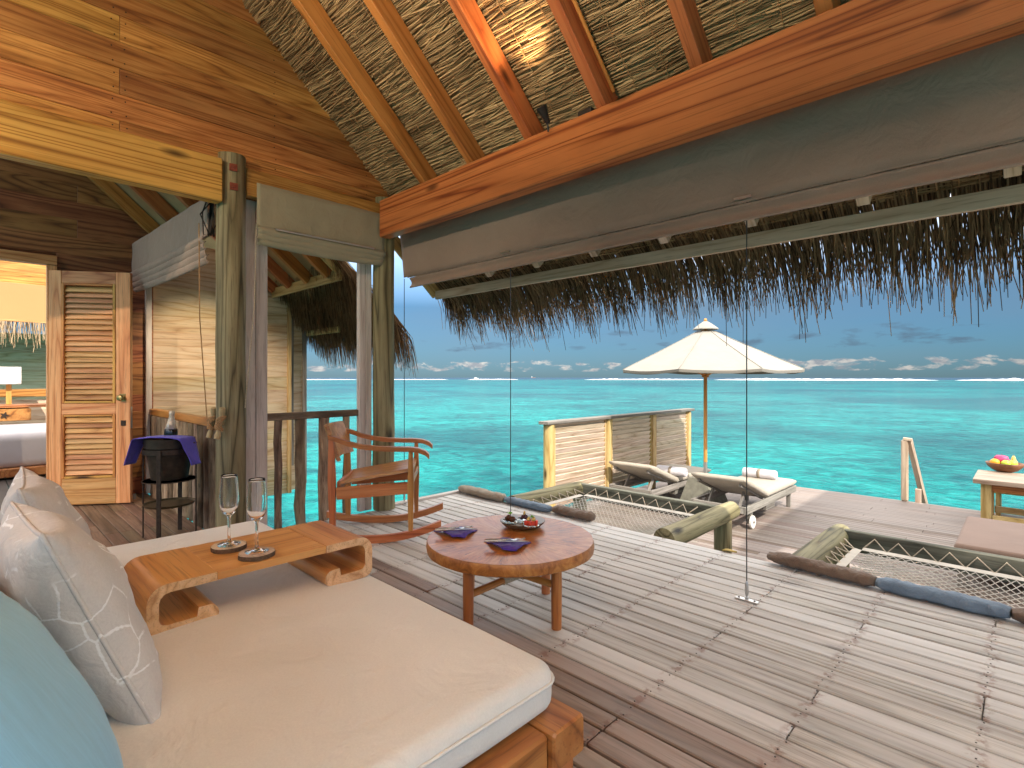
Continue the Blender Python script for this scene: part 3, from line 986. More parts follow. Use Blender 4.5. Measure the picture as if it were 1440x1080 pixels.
# reeds laid side by side on the underside
rng = random.Random(11)
V, F = [], []
slen = (EAVE - 0.55) * math.sqrt(1 + SL * SL)
top = Vector((0, EAVE, roof_z(EAVE)))
row = 0.0
def warp(x, s):
    a = 0.022 * noise.noise(Vector((x * 2.2, s * 0.9, 0))) + 0.004 * noise.noise(Vector((x * 9, s * 3.0, 4)))
    b_ = 0.020 * noise.noise(Vector((x * 4.5, s * 2.2, 9))) + 0.010 * noise.noise(Vector((x * 17, s * 6, 2)))
    return a, b_
reed = []
while row < slen:
    x = -4.2 - rng.uniform(0, 0.3)
    while x < 1.3:
        ln_ = rng.uniform(0.3, 0.62)
        tilt = rng.gauss(0, 0.009)
        hgt = rng.uniform(-0.006, 0.012)
        r = rng.uniform(0.0032, 0.0062)
        pts = []
        for i in range(4):
            xx = x + ln_ * i / 3
            a, b_ = warp(xx, row)
            p = top - SD * (row + a + tilt * (i - 1.5)) + SN * (0.012 + hgt + b_)
            pts.append(Vector((xx, p.y, p.z)))
        k = len(V)
        for p in pts:
            for sgn in ((-1, 0.3), (0, -1), (1, 0.3)):
                V.append(p + SD * (sgn[0] * r) + SN * (sgn[1] * r))
        for i in range(3):
            for s in range(3):
                q = (s + 1) % 3
                F.append((k + i * 3 + s, k + i * 3 + q, k + (i + 1) * 3 + q, k + (i + 1) * 3 + s))
        x += ln_ - rng.uniform(0.0, 0.09)
    row += 0.0078
mobj('thatch', (V, F), 'reed', roof)['kind'] = 'stuff'
# stitching cords
V = []
cords = []
for k in range(11):
    for off in (0.17, 0.38):
        x = -4.03 + 0.567 * k + off + rng.uniform(-0.02, 0.02)
        if x > 1.2: continue
        pts = []
        for i in range(90):
            s = slen * i / 89
            a, b_ = warp(x, s)
            p = top - SD * s + SN * (-0.001 + b_ * 0.8 + (0.004 if i % 2 else -0.004))
            pts.append(Vector((x + 0.012 * noise.noise(Vector((x, s * 3, 1))), p.y, p.z)))
        cords.append(tube_geo(pts, 0.0022, 4, False))
mobj('stitch_cord', join(*cords), 'rope_tan', roof)['kind'] = 'stuff'
# rafters, pale tails outside the beam
DEP = 0.145
for k in range(15):
    x = -3.46 + 0.567 * k
    if x > RX1 - 0.1: break
    def rp(y):
        p = Vector((x, y, roof_z(y))) - SN * (DEP / 2 - 0.004)
        return p
    ra = board('rafter', rp(2.66), rp(RIDGE + 0.02), 0.066, DEP, 'rafter_wood', roof, up=SN, c=0.004)
    board('rafter_tail', rp(3.36) , rp(2.664), 0.060, DEP - 0.02, 'fence_slat', roof, up=SN, c=0.003)
    if k == 3:
        tube('conduit', [Vector((x + 0.045, y, roof_z(y))) - SN * 0.03 for y in (2.62, 2.2, 1.7, 1.1, 0.5)], 0.011, 'rafter_wood', ra, 8)
# the same timbers stand on the back slope
for k in range(0, 15, 1):
    x = -3.46 + 0.567 * k
    if x > RX1 - 0.1: break
    n_ = Vector((0, -SL, 1)).normalized()
    def rb(y):
        return Vector((x, y, roof_z(2 * RIDGE - y))) - n_ * (DEP / 2 - 0.004)
    board('rafter', rb(-2.45), rb(RIDGE - 0.02), 0.066, DEP, 'rafter_wood', roof, up=n_, c=0.004)
board('ridge_beam', (RX0, RIDGE, roof_z(RIDGE) - 0.16), (RX1, RIDGE, roof_z(RIDGE) - 0.16), 0.08, 0.26, 'rafter_wood', roof)
# eave boards
fz = roof_z(3.38) - 0.135
board('fascia', (-4.39, 3.395, fz + 0.005), (RX1, 3.395, fz + 0.005), 0.032, 0.085, 'fence_slat', roof)
board('eave_batten', (-4.30, 2.98, roof_z(2.98) - 0.05), (RX1, 2.98, roof_z(2.98) - 0.05), 0.05, 0.035, 'yellow_pine', roof, up=SN)
va, vb = Vector((-4.405, 2.70, roof_z(2.70) - 0.09)), Vector((-4.405, 3.41, roof_z(3.41) - 0.09))
board('verge_board', va, vb, 0.03, 0.12, 'yellow_pine', roof, up=SN)
# drooping straw of the eave
def eave_stem(rg):
    x = rg.uniform(-4.5, 1.15)
    q = rg.random()
    y0 = EAVE - 0.10 + 0.22 * q
    z0 = roof_z(y0) + rg.uniform(0.0, 0.16)
    cl = noise.noise(Vector((x * 5.5, 0.3, 0)))
    cl2 = noise.noise(Vector((x * 2.0, 5.3, 0)))
    ln_ = rg.uniform(0.16, 0.44) * (1.0 + 0.40 * cl + 0.15 * cl2)
    if rg.random() < 0.06: ln_ *= 1.25
    sx = rg.gauss(0, 0.05) + 0.07 * noise.noise(Vector((x * 4, 8, 0)))
    if x < -4.25: sx -= rg.uniform(0.0, 0.35)
    p0 = Vector((x, y0 - 0.10, z0 + 0.08))
    p1 = Vector((x + sx * ln_ * 0.3, y0 + 0.16, z0 - 0.10))
    p2 = p1 + Vector((sx * ln_ * 0.5 + rg.gauss(0, 0.012), ln_ * 0.36, -ln_ * 0.46))
    p3 = p2 + Vector((sx * ln_ * 0.55 + rg.gauss(0, 0.018), ln_ * rg.uniform(0.06, 0.26), -ln_ * 0.52))
    return [p0, p1, p2, p3]
mobj('eave_fringe', straws(4800, eave_stem, 0.0050, 0.0021, 21), 'eave_straw', roof)['kind'] = 'stuff'

# front beam
fb = mobj('front_beam', box(9.2, 0.11, 0.315, 0.008), 'beam_wood', None, TR(-4.03 + 4.6, 2.555, 2.54))
tag(fb, 'thick red-brown knotty beam carrying the rafters above the long blind', 'beam')

# gable wall
GX = -4.15
gw = thing('gable_wall', 'honey coloured plank gable wall with nail heads under the thatch', 'wall', (GX, 1.3, 2.7))
rng = random.Random(9)
z = 2.635
row = 0
nl = []
while z < 5.1:
    ye = min(2.74, 2.67 - (z + 0.02 - 2.787) / SL + 0.03)
    cuts = [-1.6, 0.69, ye] if row % 2 == 0 else ([-1.6, ye] if row % 4 == 1 else [-1.6, -0.7, ye])
    cuts = [c_ for c_ in cuts if c_ <= ye]
    for a, b_ in zip(cuts, cuts[1:]):
        board('plank', (GX, a + 0.001, z + 0.083), (GX, b_ - 0.001, z + 0.083), 0.1615, 0.018, 'cedar_wall', gw, up=(1, 0, 0), c=0.003, roll=RAD(2.6))
    for ny in (0.655, 0.72, 1.66, 2.45, -0.3):
        if ny < ye - 0.05:
            for dz in (0.035, 0.125):
                nl.append(xf(lathe([(0.0045, 0.0), (0.0045, 0.002), (0.0, 0.0022)], 6), TR(GX + 0.012, ny + rng.uniform(-.01, .01), z + dz, ry=RAD(90))))
    z += 0.166
    row += 1
sh = [Vector((GX - 0.035 - o_, y, z_)) for o_ in (0, 0.02) for (y, z_) in ((-2.9, 2.5), (2.7, 2.5), (2.72, roof_z(2.70)), (RIDGE, roof_z(RIDGE)), (-2.9, roof_z(2 * RIDGE + 2.9)))]
mobj('sheathing', (sh, [(0, 1, 2, 3, 4), (9, 8, 7, 6, 5)] + [(k, (k + 1) % 5, 5 + (k + 1) % 5, 5 + k) for k in range(5)]), 'cedar_dark', gw)
mobj('nail', join(*nl), 'nail_dark', gw)['kind'] = 'stuff'
tb = board('tie_beam', (-4.10, -1.9, 2.552), (-4.10, 1.262, 2.552), 0.10, 0.30, 'tie_wood', None, c=0.006)
tag(tb, 'golden tie beam with a large split knot below the gable planks', 'beam')
tb2 = board('tie_beam', (-4.13, 1.44, 2.60), (-4.13, 2.55, 2.60), 0.07, 0.20, 'cedar_wall', None, c=0.005)
tag(tb2, 'short timber header above the green-grey blind between the two log posts', 'beam')

# log posts
def log_post(x, y, top_, r, label, seed, plates):
    o = thing('log_post', label, 'post', (x, y, 0), group=None)
    tube('log', log_pts((x, y, 0), (x, y, top_), 9, 0.004, seed), [r * 1.02, r * 1.01, r, r, r * 0.995, r * 0.99, r * 0.985, r * 0.98, r * 0.975], 'green_log', o, 22, wob=0.025, seed=seed)
    for (ang, z_) in plates:
        d = Vector((math.cos(ang), math.sin(ang), 0))
        M = Matrix.Translation(Vector((x, y, z_)) + d * (r + 0.002)) @ d.to_track_quat('Z', 'Y').to_matrix().to_4x4()
        pl_ = mobj('bolt_plate', box(0.05, 0.05, 0.008), 'rust_plate', o, M)
        mobj('bolt_head', lathe([(0.011, 0.0), (0.011, 0.008), (0.0, 0.010)], 6), 'rust_plate', pl_, M @ Matrix.Translation((0, 0, 0.003)))
    return o
log_post(-4.15, 1.35, 2.77, 0.098, 'mossy round log post with two rusty bolt plates beside the entry', 1, [(RAD(-10), 2.66), (RAD(-8), 2.525)])
log_post(-4.15, 2.62, 2.76, 0.094, 'mossy round log post at the corner under the front beam', 2, [(RAD(-60), 2.46)])
# out-of-frame posts that carry the rest of the roof
for i, (x, y, lab_) in enumerate([(1.6, 2.7, 'plain round log post midway along the front beam'), (5.0, 2.7, 'plain round log post at the last rafter under the front beam'), (5.0, -2.25, 'plain round log post at the end of the rear wall plate'), (1.6, -2.25, 'plain round log post midway along the rear wall plate')]):
    log_post(x, y, 2.37 if y > 0 else 2.765, 0.095, lab_, 10 + i, [])

# pale window jambs
def jamb(x0, y0, x1, y1, top_, label):
    o = thing('window_jamb', label, 'frame', ((x0 + x1) / 2, (y0 + y1) / 2, 0))
    v = Vector((x1 - x0, y1 - y0, 0)); w = v.length / 2; v.normalize()
    for i in range(2):
        c_ = Vector((x0, y0, 0)) + v * (w * (i + 0.5))
        up = v.cross(Vector((0, 0, 1)))
        board('jamb_board', c_ + Vector((0, 0, 0.0)) + up * (0.004 * i), c_ + Vector((0, 0, top_)) + up * (0.004 * i), w - 0.003, 0.05, 'white_wood', o, up=up)
    return o
jamb(-4.22, 1.452, -4.22, 1.625, 2.5, 'pale whitewashed upright boards against the log post by the entry')
jamb(-4.22, 2.405, -4.22, 2.525, 2.5, 'pale whitewashed upright against the corner log post')
jamb(-4.34, 1.33, -4.26, 1.33, 2.45, 'slim pale upright between entry railing and log post')
jamb(-6.46, 1.31, -6.38, 1.31, 2.4, 'slim pale upright in the corner behind the louvred door')

# ---------------------------------------------------------------- railings
def baluster(o, x, y, z0, z1, r, seed):
    tube('log_baluster', log_pts((x, y, z0), (x, y, z1), 6, 0.005, seed), [r * random.Random(seed * 7 + i).uniform(0.88, 1.1) for i in range(6)], 'bark_log', o, 12, wob=0.14, seed=seed)
rl = thing('log_railing', 'rustic railing of bark logs between the two posts above the water', 'railing', (-4.25, 2.0, 0))
board('top_rail', (-4.25, 1.62, 0.862), (-4.25, 2.44, 0.862), 0.075, 0.055, 'bark_log', rl, c=0.006)
for i, (u, r) in enumerate([(391, 0.030), (422, 0.040), (455, 0.040), (487, 0.030)]):
    p = P(u, 700, x=-4.25)
    baluster(rl, -4.25, p.y, -0.05, 0.836, r, i + 1)
board('foot_rail', (-4.25, 1.62, -0.08), (-4.25, 2.5, -0.08), 0.10, 0.06, 'grey_wood', rl)
rl2 = thing('log_railing', 'rustic railing of close set bark logs behind the wine stand', 'railing', (-5.4, 1.34, 0))
board('top_rail', (-6.37, 1.34, 0.825), (-4.345, 1.34, 0.825), 0.07, 0.062, 'bed_wood', rl2, c=0.006)
x = -6.28
i = 0
while x < -4.40:
    baluster(rl2, x, 1.34 + random.uniform(-.01, .01), -0.02, 0.793, random.uniform(0.04, 0.058), 20 + i)
    x += random.uniform(0.125, 0.16)
    i += 1

# ---------------------------------------------------------------- entry back wall and door
dw = thing('entry_wall', 'dark red plank wall around the open doorway to the bedroom', 'wall', (-6.47, 0.6, 0))
rng = random.Random(31)
WX = -6.47
z = 0.0
row = 0
while z < 4.2:
    segs = []
    if z < 2.26:
        segs = [(0.60, 1.36), (-2.2, -0.42)]
    else:
        segs = [(-2.2, rng.choice([0.2, 0.75, -0.4])), ]
        segs.append((segs[0][1], 1.36))
    for a, b_ in segs:
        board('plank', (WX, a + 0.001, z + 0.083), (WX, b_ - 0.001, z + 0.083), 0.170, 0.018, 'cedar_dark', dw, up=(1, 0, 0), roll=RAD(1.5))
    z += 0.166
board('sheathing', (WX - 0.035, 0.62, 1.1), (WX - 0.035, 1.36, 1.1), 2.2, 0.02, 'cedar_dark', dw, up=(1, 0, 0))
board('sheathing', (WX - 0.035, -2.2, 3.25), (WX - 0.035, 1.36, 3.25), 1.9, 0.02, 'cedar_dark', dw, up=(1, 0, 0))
board('door_post', (WX + 0.005, 0.565, 0), (WX + 0.005, 0.565, 2.2), 0.07, 0.09, 'door_wood', dw, up=(1, 0, 0))
board('door_post', (WX + 0.005, -0.385, 0), (WX + 0.005, -0.385, 2.2), 0.07, 0.09, 'door_wood', dw, up=(1, 0, 0))
board('lintel', (WX + 0.012, -0.45, 2.245), (WX + 0.012, 0.60, 2.245), 0.085, 0.09, 'door_wood', dw, up=(1, 0, 0))

dl = thing('louvred_door', 'open honey coloured louvred door with brass knob beside the entry', 'door', (-6.36, 0.545, 0))
ha, hb = Vector((-6.37, 0.548, 0)), Vector((-5.995, 1.088, 0))
du = (hb - ha).normalized()
DW = (hb - ha).length
dn = Vector((du.y, -du.x, 0))       # faces the room
if dn.x < 0: dn = -dn
def dpt(s, z_, o_=0.0):
    return ha + du * s + Vector((0, 0, z_)) + dn * o_
ST = 0.10
D0, D1 = 0.012, 2.14
board('stile', dpt(ST / 2, D0), dpt(ST / 2, D1), ST, 0.045, 'door_wood', dl, up=dn)
board('stile', dpt(DW - ST / 2 - 0.01, D0), dpt(DW - ST / 2 - 0.01, D1), ST + 0.02, 0.045, 'door_wood', dl, up=dn)
i0, i1 = ST + 0.001, DW - ST - 0.021
for (z0, z1) in [(D0, 0.25), (0.835, 0.935), (2.03, D1)]:
    board('rail', dpt(i0, (z0 + z1) / 2), dpt(i1, (z0 + z1) / 2), z1 - z0, 0.043, 'door_wood', dl, up=dn)
for (z0, z1) in [(0.25, 0.835), (0.935, 2.03)]:
    for s_ in (i0 + 0.012, i1 - 0.012):
        board('bead', dpt(s_, z0 + .001, 0.014), dpt(s_, z1 - .001, 0.014), 0.022, 0.03, 'tie_wood', dl, up=dn)
    for z_ in (z0 + 0.011, z1 - 0.011):
        board('bead', dpt(i0 + 0.024, z_, 0.014), dpt(i1 - 0.024, z_, 0.014), 0.020, 0.03, 'tie_wood', dl, up=dn)
    n = int(round((z1 - z0 - 0.05) / 0.0505))
    for k in range(n):
        zz = z0 + 0.032 + (z1 - z0 - 0.06) * (k + 0.5) / n
        board('louvre_slat', dpt(i0 + 0.022, zz), dpt(i1 - 0.022, zz), 0.058, 0.009, 'door_wood', dl, up=dn, c=0.002, roll=RAD(-28))
kb = dpt(DW - 0.06, 0.985, 0.022)
Mk = Matrix.Translation(kb) @ dn.to_track_quat('Z', 'Y').to_matrix().to_4x4()
kn = mobj('knob', lathe([(0.010, 0.0), (0.010, 0.03), (0.026, 0.038), (0.030, 0.052), (0.022, 0.066), (0.0, 0.070)], 18), 'brass', dl, Mk, 'auto')
mobj('rose', box(0.05, 0.07, 0.006), 'brass', kn, Mk)
mobj('lock_plate', box(0.04, 0.05, 0.006), 'iron', dl, Matrix.Translation(dpt(DW - 0.055, 0.75, 0.024)) @ dn.to_track_quat('Z', 'Y').to_matrix().to_4x4())
board('edge_plate', dpt(DW + 0.002, 0.70), dpt(DW + 0.002, 0.90), 0.004, 0.028, 'steel', dl, up=dn)
tube('door_stop', [(-6.2, 1.15, 0.0), (-6.2, 1.15, 0.05)], 0.012, 'steel', dl)

# roof over the entry
er = thing('entry_roof', 'small dark thatch lined roof above the entry with rafters', 'roof', (-5.4, 1.4, 2.5))
def ez(y): return 2.62 + 0.9 * (1.45 - y)
g = ([Vector((x, y, ez(y) + o_)) for x in (-6.7, -4.2) for y in (1.6, -1.2) for o_ in (0.0, 0.15)], [(0, 1, 3, 2), (4, 6, 7, 5), (0, 4, 5, 1), (2, 3, 7, 6), (0, 2, 6, 4), (1, 5, 7, 3)])
mobj('thatch_panel', g, 'reed', er)
EN = Vector((0, 0.9, 1)).normalized()
for k in range(4):
    x = -6.25 + 0.62 * k
    board('rafter', Vector((x, 1.5, ez(1.5))) - EN * 0.07, Vector((x, -1.1, ez(-1.1))) - EN * 0.07, 0.06, 0.12, 'rafter_wood', er, up=EN)
board('wall_plate', (-6.45, 1.36, 2.53), (-4.3, 1.36, 2.53), 0.07, 0.12, 'cedar_dark', er)

# ---------------------------------------------------------------- bedroom wing seen through the openings
WGX = -6.62
ww = thing('wing_wall', 'pale weatherboard outer wall of the bedroom wing over the water', 'wall', (WGX, 2.0, -0.25))
rng = random.Random(41)
z = -0.26
while z < 2.5:
    yend = 2.80
    cuts = [1.38, yend]
    for a, b_ in zip(cuts, cuts[1:]):
        board('plank', (WGX, a, z + 0.08), (WGX, b_, z + 0.08), 0.166, 0.018, 'pine_siding', ww, up=(1, 0, 0), roll=RAD(2.2))
    board('plank', (WGX - 0.16, 2.855, z + 0.08), (WGX - 0.16, 3.06, z + 0.08), 0.166, 0.018, 'pine_siding', ww, up=(1, 0, 0), roll=RAD(2.2))
    z += 0.160
board('corner_trim', (WGX + 0.012, 2.82, -0.26), (WGX + 0.012, 2.82, 2.35), 0.045, 0.05, 'yellow_pine', ww, up=(1, 0, 0))
board('corner_trim', (WGX - 0.148, 3.085, -0.2), (WGX - 0.148, 3.085, 2.1), 0.05, 0.05, 'grey_wood', ww, up=(1, 0, 0))
board('side_panel', (WGX - 0.14, 2.90, 0.05), (WGX - 0.14, 2.90, 1.95), 0.08, 0.03, 'grey_wood', ww, up=(1, 0, 0))
wr = thing('wing_roof', 'shaggy brown thatched roof of the bedroom wing beyond the corner post', 'roof', (-6.2, 2.8, 2.2))
def wz(y): return 2.20 + 0.85 * (2.62 - y)
WN = Vector((0, 0.85, 1)).normalized()
g = ([Vector((x, y, wz(y) + o_)) for x in (-8.6, -5.0) for y in (3.0, 1.55) for o_ in (0.09, 0.24)], [(0, 1, 3, 2), (4, 6, 7, 5), (0, 4, 5, 1), (2, 3, 7, 6), (0, 2, 6, 4), (1, 5, 7, 3)])
mobj('thatch_panel', g, 'reed', wr)
for k in range(4):
    x = -6.52 + 0.46 * k
    board('rafter', Vector((x, 2.60, wz(2.60))) - WN * -0.02, Vector((x, 1.6, wz(1.6))) - WN * -0.02, 0.055, 0.13, 'rafter_wood', wr, up=WN)
board('fascia', (-6.6, 2.62, wz(2.62) - 0.005), (-4.92, 2.62, wz(2.62) - 0.005), 0.03, 0.11, 'yellow_pine', wr)
board('fascia', (-7.4, 3.12, wz(3.12) - 0.03), (-5.9, 3.12, wz(3.12) - 0.03), 0.03, 0.07, 'yellow_pine', wr)
board('verge_board', (-4.93, 2.60, wz(2.6) + 0.03), (-4.93, 1.6, wz(1.6) + 0.03), 0.03, 0.11, 'yellow_pine', wr, up=WN)
def wing_stem(rg):
    x = -4.95 - 2.1 * rg.random() ** 1.1
    y0 = rg.uniform(2.3, 3.05)
    z0 = wz(y0) + 0.22 - 0.05 * rg.random()
    ln_ = rg.uniform(0.35, 0.75)
    hip = max(0.0, (x + 5.55) / 0.6)
    sx = hip * rg.uniform(0.1, 0.75) + rg.gauss(0, 0.05)
    p0 = Vector((x, y0, z0 - 0.10 * hip))
    p1 = p0 + Vector((sx * ln_ * 0.35, ln_ * 0.42 * (1 - 0.3 * hip), -ln_ * 0.24))
    p2 = p1 + Vector((sx * ln_ * 0.25, ln_ * 0.24, -ln_ * 0.38))
    p3 = p2 + Vector((sx * ln_ * 0.10 + rg.gauss(0, 0.015), ln_ * 0.06, -ln_ * 0.42))
    return [p0, p1, p2, p3]
mobj('thatch_fringe', straws(6500, wing_stem, 0.0045, 0.0018, 44), 'wing_straw', wr)['kind'] = 'stuff'

# ---------------------------------------------------------------- bedroom behind the doorway
bf = struct('bedroom_floor')
for k in range(22):
    board('board', (-11.3, -1.1 + 0.115 * k, -0.016), (-6.63, -1.1 + 0.115 * k, -0.016), 0.108, 0.028, 'dark_floor', bf)
bw = thing('bedroom_wall', 'far bedroom wall framing a wide window', 'wall', (-11.3, 0.4, 0))
for k in range(5):
    board('plank', (-11.32, -1.6, 0.08 + 0.166 * k), (-11.32, 2.6, 0.08 + 0.166 * k), 0.164, 0.02, 'pine_siding', bw, up=(1, 0, 0))
for k in range(5):
    board('plank', (-11.32, -1.6, 2.55 + 0.166 * k), (-11.32, 2.6, 2.55 + 0.166 * k), 0.164, 0.02, 'cedar_wall', bw, up=(1, 0, 0))
board('window_rail', (-11.27, -1.6, 0.93), (-11.27, 2.6, 0.93), 0.12, 0.05, 'bed_wood', bw, up=(1, 0, 0))
board('window_head', (-11.27, -1.6, 2.42), (-11.27, 2.6, 2.42), 0.16, 0.05, 'door_wood', bw, up=(1, 0, 0))
bl = thing('roller_blind', 'tan roller blind half lowered over the bedroom window', 'blind', (-11.0, 0.5, 2.1))
board('blind_cloth', (-11.0, -1.2, 2.32), (-11.0, 2.0, 2.32), 0.56, 0.008, 'blind_tan', bl, up=(1, 0, 0))
board('bottom_bar', (-11.0, -1.2, 2.03), (-11.0, 2.0, 2.03), 0.03, 0.02, 'door_wood', bl, up=(1, 0, 0))
bed = thing('bedroom_bed', 'low wooden bed with smooth grey-white sheet seen through the doorway', 'bed', (-9.3, 0.3, 0))
mobj('mattress', round_box(1.8, 2.2, 0.40, 0.09, 5), 'sheet_white', bed, TR(-9.32, 0.2, 0.32), True)
mobj('bed_base', box(1.9, 2.3, 0.10, 0.01), 'bed_wood', bed, TR(-9.32, 0.2, 0.075))
mobj('plinth', box(1.6, 2.0, 0.10), 'concrete', bed, TR(-9.32, 0.2, 0.02 - 0.047))
dk = thing('writing_desk', 'red-brown writing desk with starfish on its drawer behind the bed', 'desk', (-10.6, 0.4, 0))
board('desk_top', (-10.6, -0.9, 0.76), (-10.6, 1.5, 0.76), 0.5, 0.035, 'bed_wood', dk)
dr = mobj('drawer', box(0.44, 0.60, 0.17, 0.006), 'bed_wood', dk, TR(-10.56, 0.38, 0.64))
star = [Vector((0, (0.055 if k % 2 == 0 else 0.022) * math.cos(k * math.pi / 5), (0.055 if k % 2 == 0 else 0.022) * math.sin(k * math.pi / 5))) for k in range(10)]
mobj('starfish', (star + [s + Vector((0.012, 0, 0)) for s in star], [tuple(range(10)), tuple(range(19, 9, -1))] + [(k, (k + 1) % 10, 10 + (k + 1) % 10, 10 + k) for k in range(10)]), 'iron', dr, TR(-10.332, 0.40, 0.64))
for (yy) in (0.02, 1.45, -0.85):
    for xx in (-10.4, -10.8):
        board('leg', (xx, yy, 0), (xx, yy, 0.742), 0.06, 0.06, 'bed_wood', dk)
lp = thing('table_lamp', 'table lamp with pale rectangular shade on wooden legs on the desk', 'lamp', (-10.7, 0.42, 0.78))
for yy in (0.33, 0.46):
    board('lamp_leg', (-10.7, yy, 0.779), (-10.7, yy, 1.07), 0.06, 0.05, 'tray_wood', lp, up=(1, 0, 0))
mobj('shade', box(0.25, 0.62, 0.25, 0.004), 'lamp_shade', lp, TR(-10.7, 0.28, 1.20))
fr = thing('neighbour_roof', 'sunlit straw fringe of a neighbouring roof outside the bedroom window', 'roof', (-13.4, 0.5, 1.9))
mobj('thatch_panel', ([Vector((x, y, 2.55 + 0.8 * (-13.6 - x) + o_)) for x in (-13.6, -15.5) for y in (-3, 4) for o_ in (0.0, 0.3)], [(0, 1, 3, 2), (4, 6, 7, 5), (0, 4, 5, 1), (2, 3, 7, 6), (0, 2, 6, 4), (1, 5, 7, 3)]), 'reed_back', fr)
def far_stem(rg):
    y = rg.uniform(-1.5, 2.2)
    p0 = Vector((-13.7 - rg.random() * 0.4, y, 2.85 + rg.random() * 0.25))
    ln_ = rg.uniform(0.5, 1.3)
    p1 = p0 + Vector((ln_ * 0.5, rg.gauss(0, 0.05), -ln_ * 0.45))
    return [p0, p1, p1 + Vector((ln_ * 0.15, rg.gauss(0, 0.06), -ln_ * 0.5))]
mobj('thatch_fringe', straws(1500, far_stem, 0.011, 0.004, 55), 'far_straw', fr)['kind'] = 'stuff'
nw = thing('neighbour_wall', 'grey weatherboard wall of the neighbouring villa outside the bedroom window', 'wall', (-15.2, 0.5, 0))
for k in range(14):
    board('plank', (-15.2, -3, -0.6 + 0.2 * k), (-15.2, 4, -0.6 + 0.2 * k), 0.2, 0.02, 'pine_siding', nw, up=(1, 0, 0), roll=RAD(2))
# ================================================================== OBJECTS IN THE ROOM
# ---------------------------------------------------------------- blinds
# long brown blind under the beam: cloth, a hem pocket and its slit
fbl = thing('roman_blind', 'long dark brown fabric blind rolled up below the front beam', 'blind', (-4.1, 2.86, 2.0))
def cloth_grid(x0, x1, z0, z1, y, nx, nz, amp, seed, tilt=0.0):
    g = []
    for i in range(nz + 1):
        row = []
        for j in range(nx + 1):
            x = x0 + (x1 - x0) * j / nx
            z = z0 + (z1 - z0) * i / nz
            k = noise.noise(Vector((x * 2.3 + seed, z * 1.3, seed))) + 0.5 * noise.noise(Vector((x * 7 + seed, z * 1.5, 3)))
            row.append(Vector((x, y + amp * k + tilt * (z - z0), z)))
        g.append(row)
    return g
XB0, XB1 = -4.12, 2.4
mobj('blind_cloth', thick_sheet(cloth_grid(XB0, XB1, 2.086, 2.60, 2.815, 160, 10, 0.010, 1.0, -0.10), 0.004), 'blind_brown', fbl, None, True)
# folded lower pocket
g = []
nx = 120
for i in range(9):
    t_ = i / 8
    row = []
    for j in range(nx + 1):
        x = XB0 + 0.07 + (XB1 - XB0 - 0.07) * j / nx
        k = 0.003 * noise.noise(Vector((x * 5, t_ * 2, 7)))
        row.append(Vector((x, 2.835 + 0.028 * math.sin(t_ * math.pi) + k, 1.985 + 0.095 * t_)))
    g.append(row)
mobj('hem_pocket', thick_sheet(g, 0.012), 'blind_brown', fbl, None, True)
tube('hem_rod', [(XB0 + 0.05, 2.825, 2.088), (XB1, 2.825, 2.088)], 0.009, 'blind_brown', fbl, 8)
for u in (718, 1050):
    p = P(u, 600, y=2.86)
    mobj('cord_guide', box(0.09, 0.008, 0.014), 'steel', fbl, TR(p.x, 2.805, 2.10))

def roman(name, label, a, b_, z_top, z_fold, z_bot, mat, seed, nfold, inward):
    """bunched blind between plan points a and b; folds pile up towards 'inward'"""
    a, b_, n_ = Vector(a), Vector(b_), Vector(inward).normalized()
    o = thing(name, label, 'blind', ((a.x + b_.x) / 2, (a.y + b_.y) / 2, z_bot))
    def sheet(z0, z1, off, bulge, nz, s0, s1, amp, th):
        g = []
        for i in range(nz + 1):
            t_ = i / nz
            row = []
            for j in range(33):
                q = s0 + (s1 - s0) * j / 32
                sag = -0.018 * math.sin(q * math.pi) * (1 - t_)
                k = amp * (noise.noise(Vector((q * 5 + seed, t_ * 2, seed))) + 0.5 * noise.noise(Vector((q * 14, t_ * 3, seed))))
                p = a.lerp(b_, q)
                p = Vector((p.x, p.y, z0 + (z1 - z0) * t_ + sag)) + n_ * (off + bulge * math.sin(t_ * math.pi) + k)
                row.append(p)
            g.append(row)
        return thick_sheet(g, th)
    mobj('blind_cloth', sheet(z_fold, z_top, 0.05, 0.0, 8, 0, 1, 0.010, 0.003), mat, o, None, True)
    for k in range(nfold):
        h = (z_fold - z_bot) / nfold
        z1 = z_fold - k * h + 0.012
        mobj('fold', sheet(z1 - h - 0.018, z1, 0.02 + 0.012 * (nfold - k), 0.022, 6, 0.004 * k, 1 - 0.01 * k, 0.005, 0.004), mat, o, None, True)
    return o
rb1 = roman('roman_blind', 'olive green bunched fabric blind between the two log posts', (-4.12, 1.50), (-4.12, 2.575), 2.60, 2.27, 2.16, 'blind_green', 3, 3, (1, 0, 0))
tube('steel_rod', [(-4.03, 1.62, 2.275), (-4.03, 2.45, 2.275)], 0.008, 'steel', rb1, 8)
rb2 = roman('roman_blind', 'brown bunched fabric blind above the entry railing by the door', (-4.30, 1.29), (-6.42, 1.22), 2.50, 2.20, 2.02, 'blind_brown', 5, 4, (0, -1, 0))
tube('pull_cord', [(-4.36, 1.20, 2.3), (-4.36, 1.205, 1.6), (-4.37, 1.26, 0.80)], 0.004, 'rope_tan', rb2, 6)
tube('pull_cord', [(-4.05, 1.49, 2.3), (-4.06, 1.48, 1.7), (-4.075, 1.42, 0.95)], 0.004, 'rope', rb1, 6)
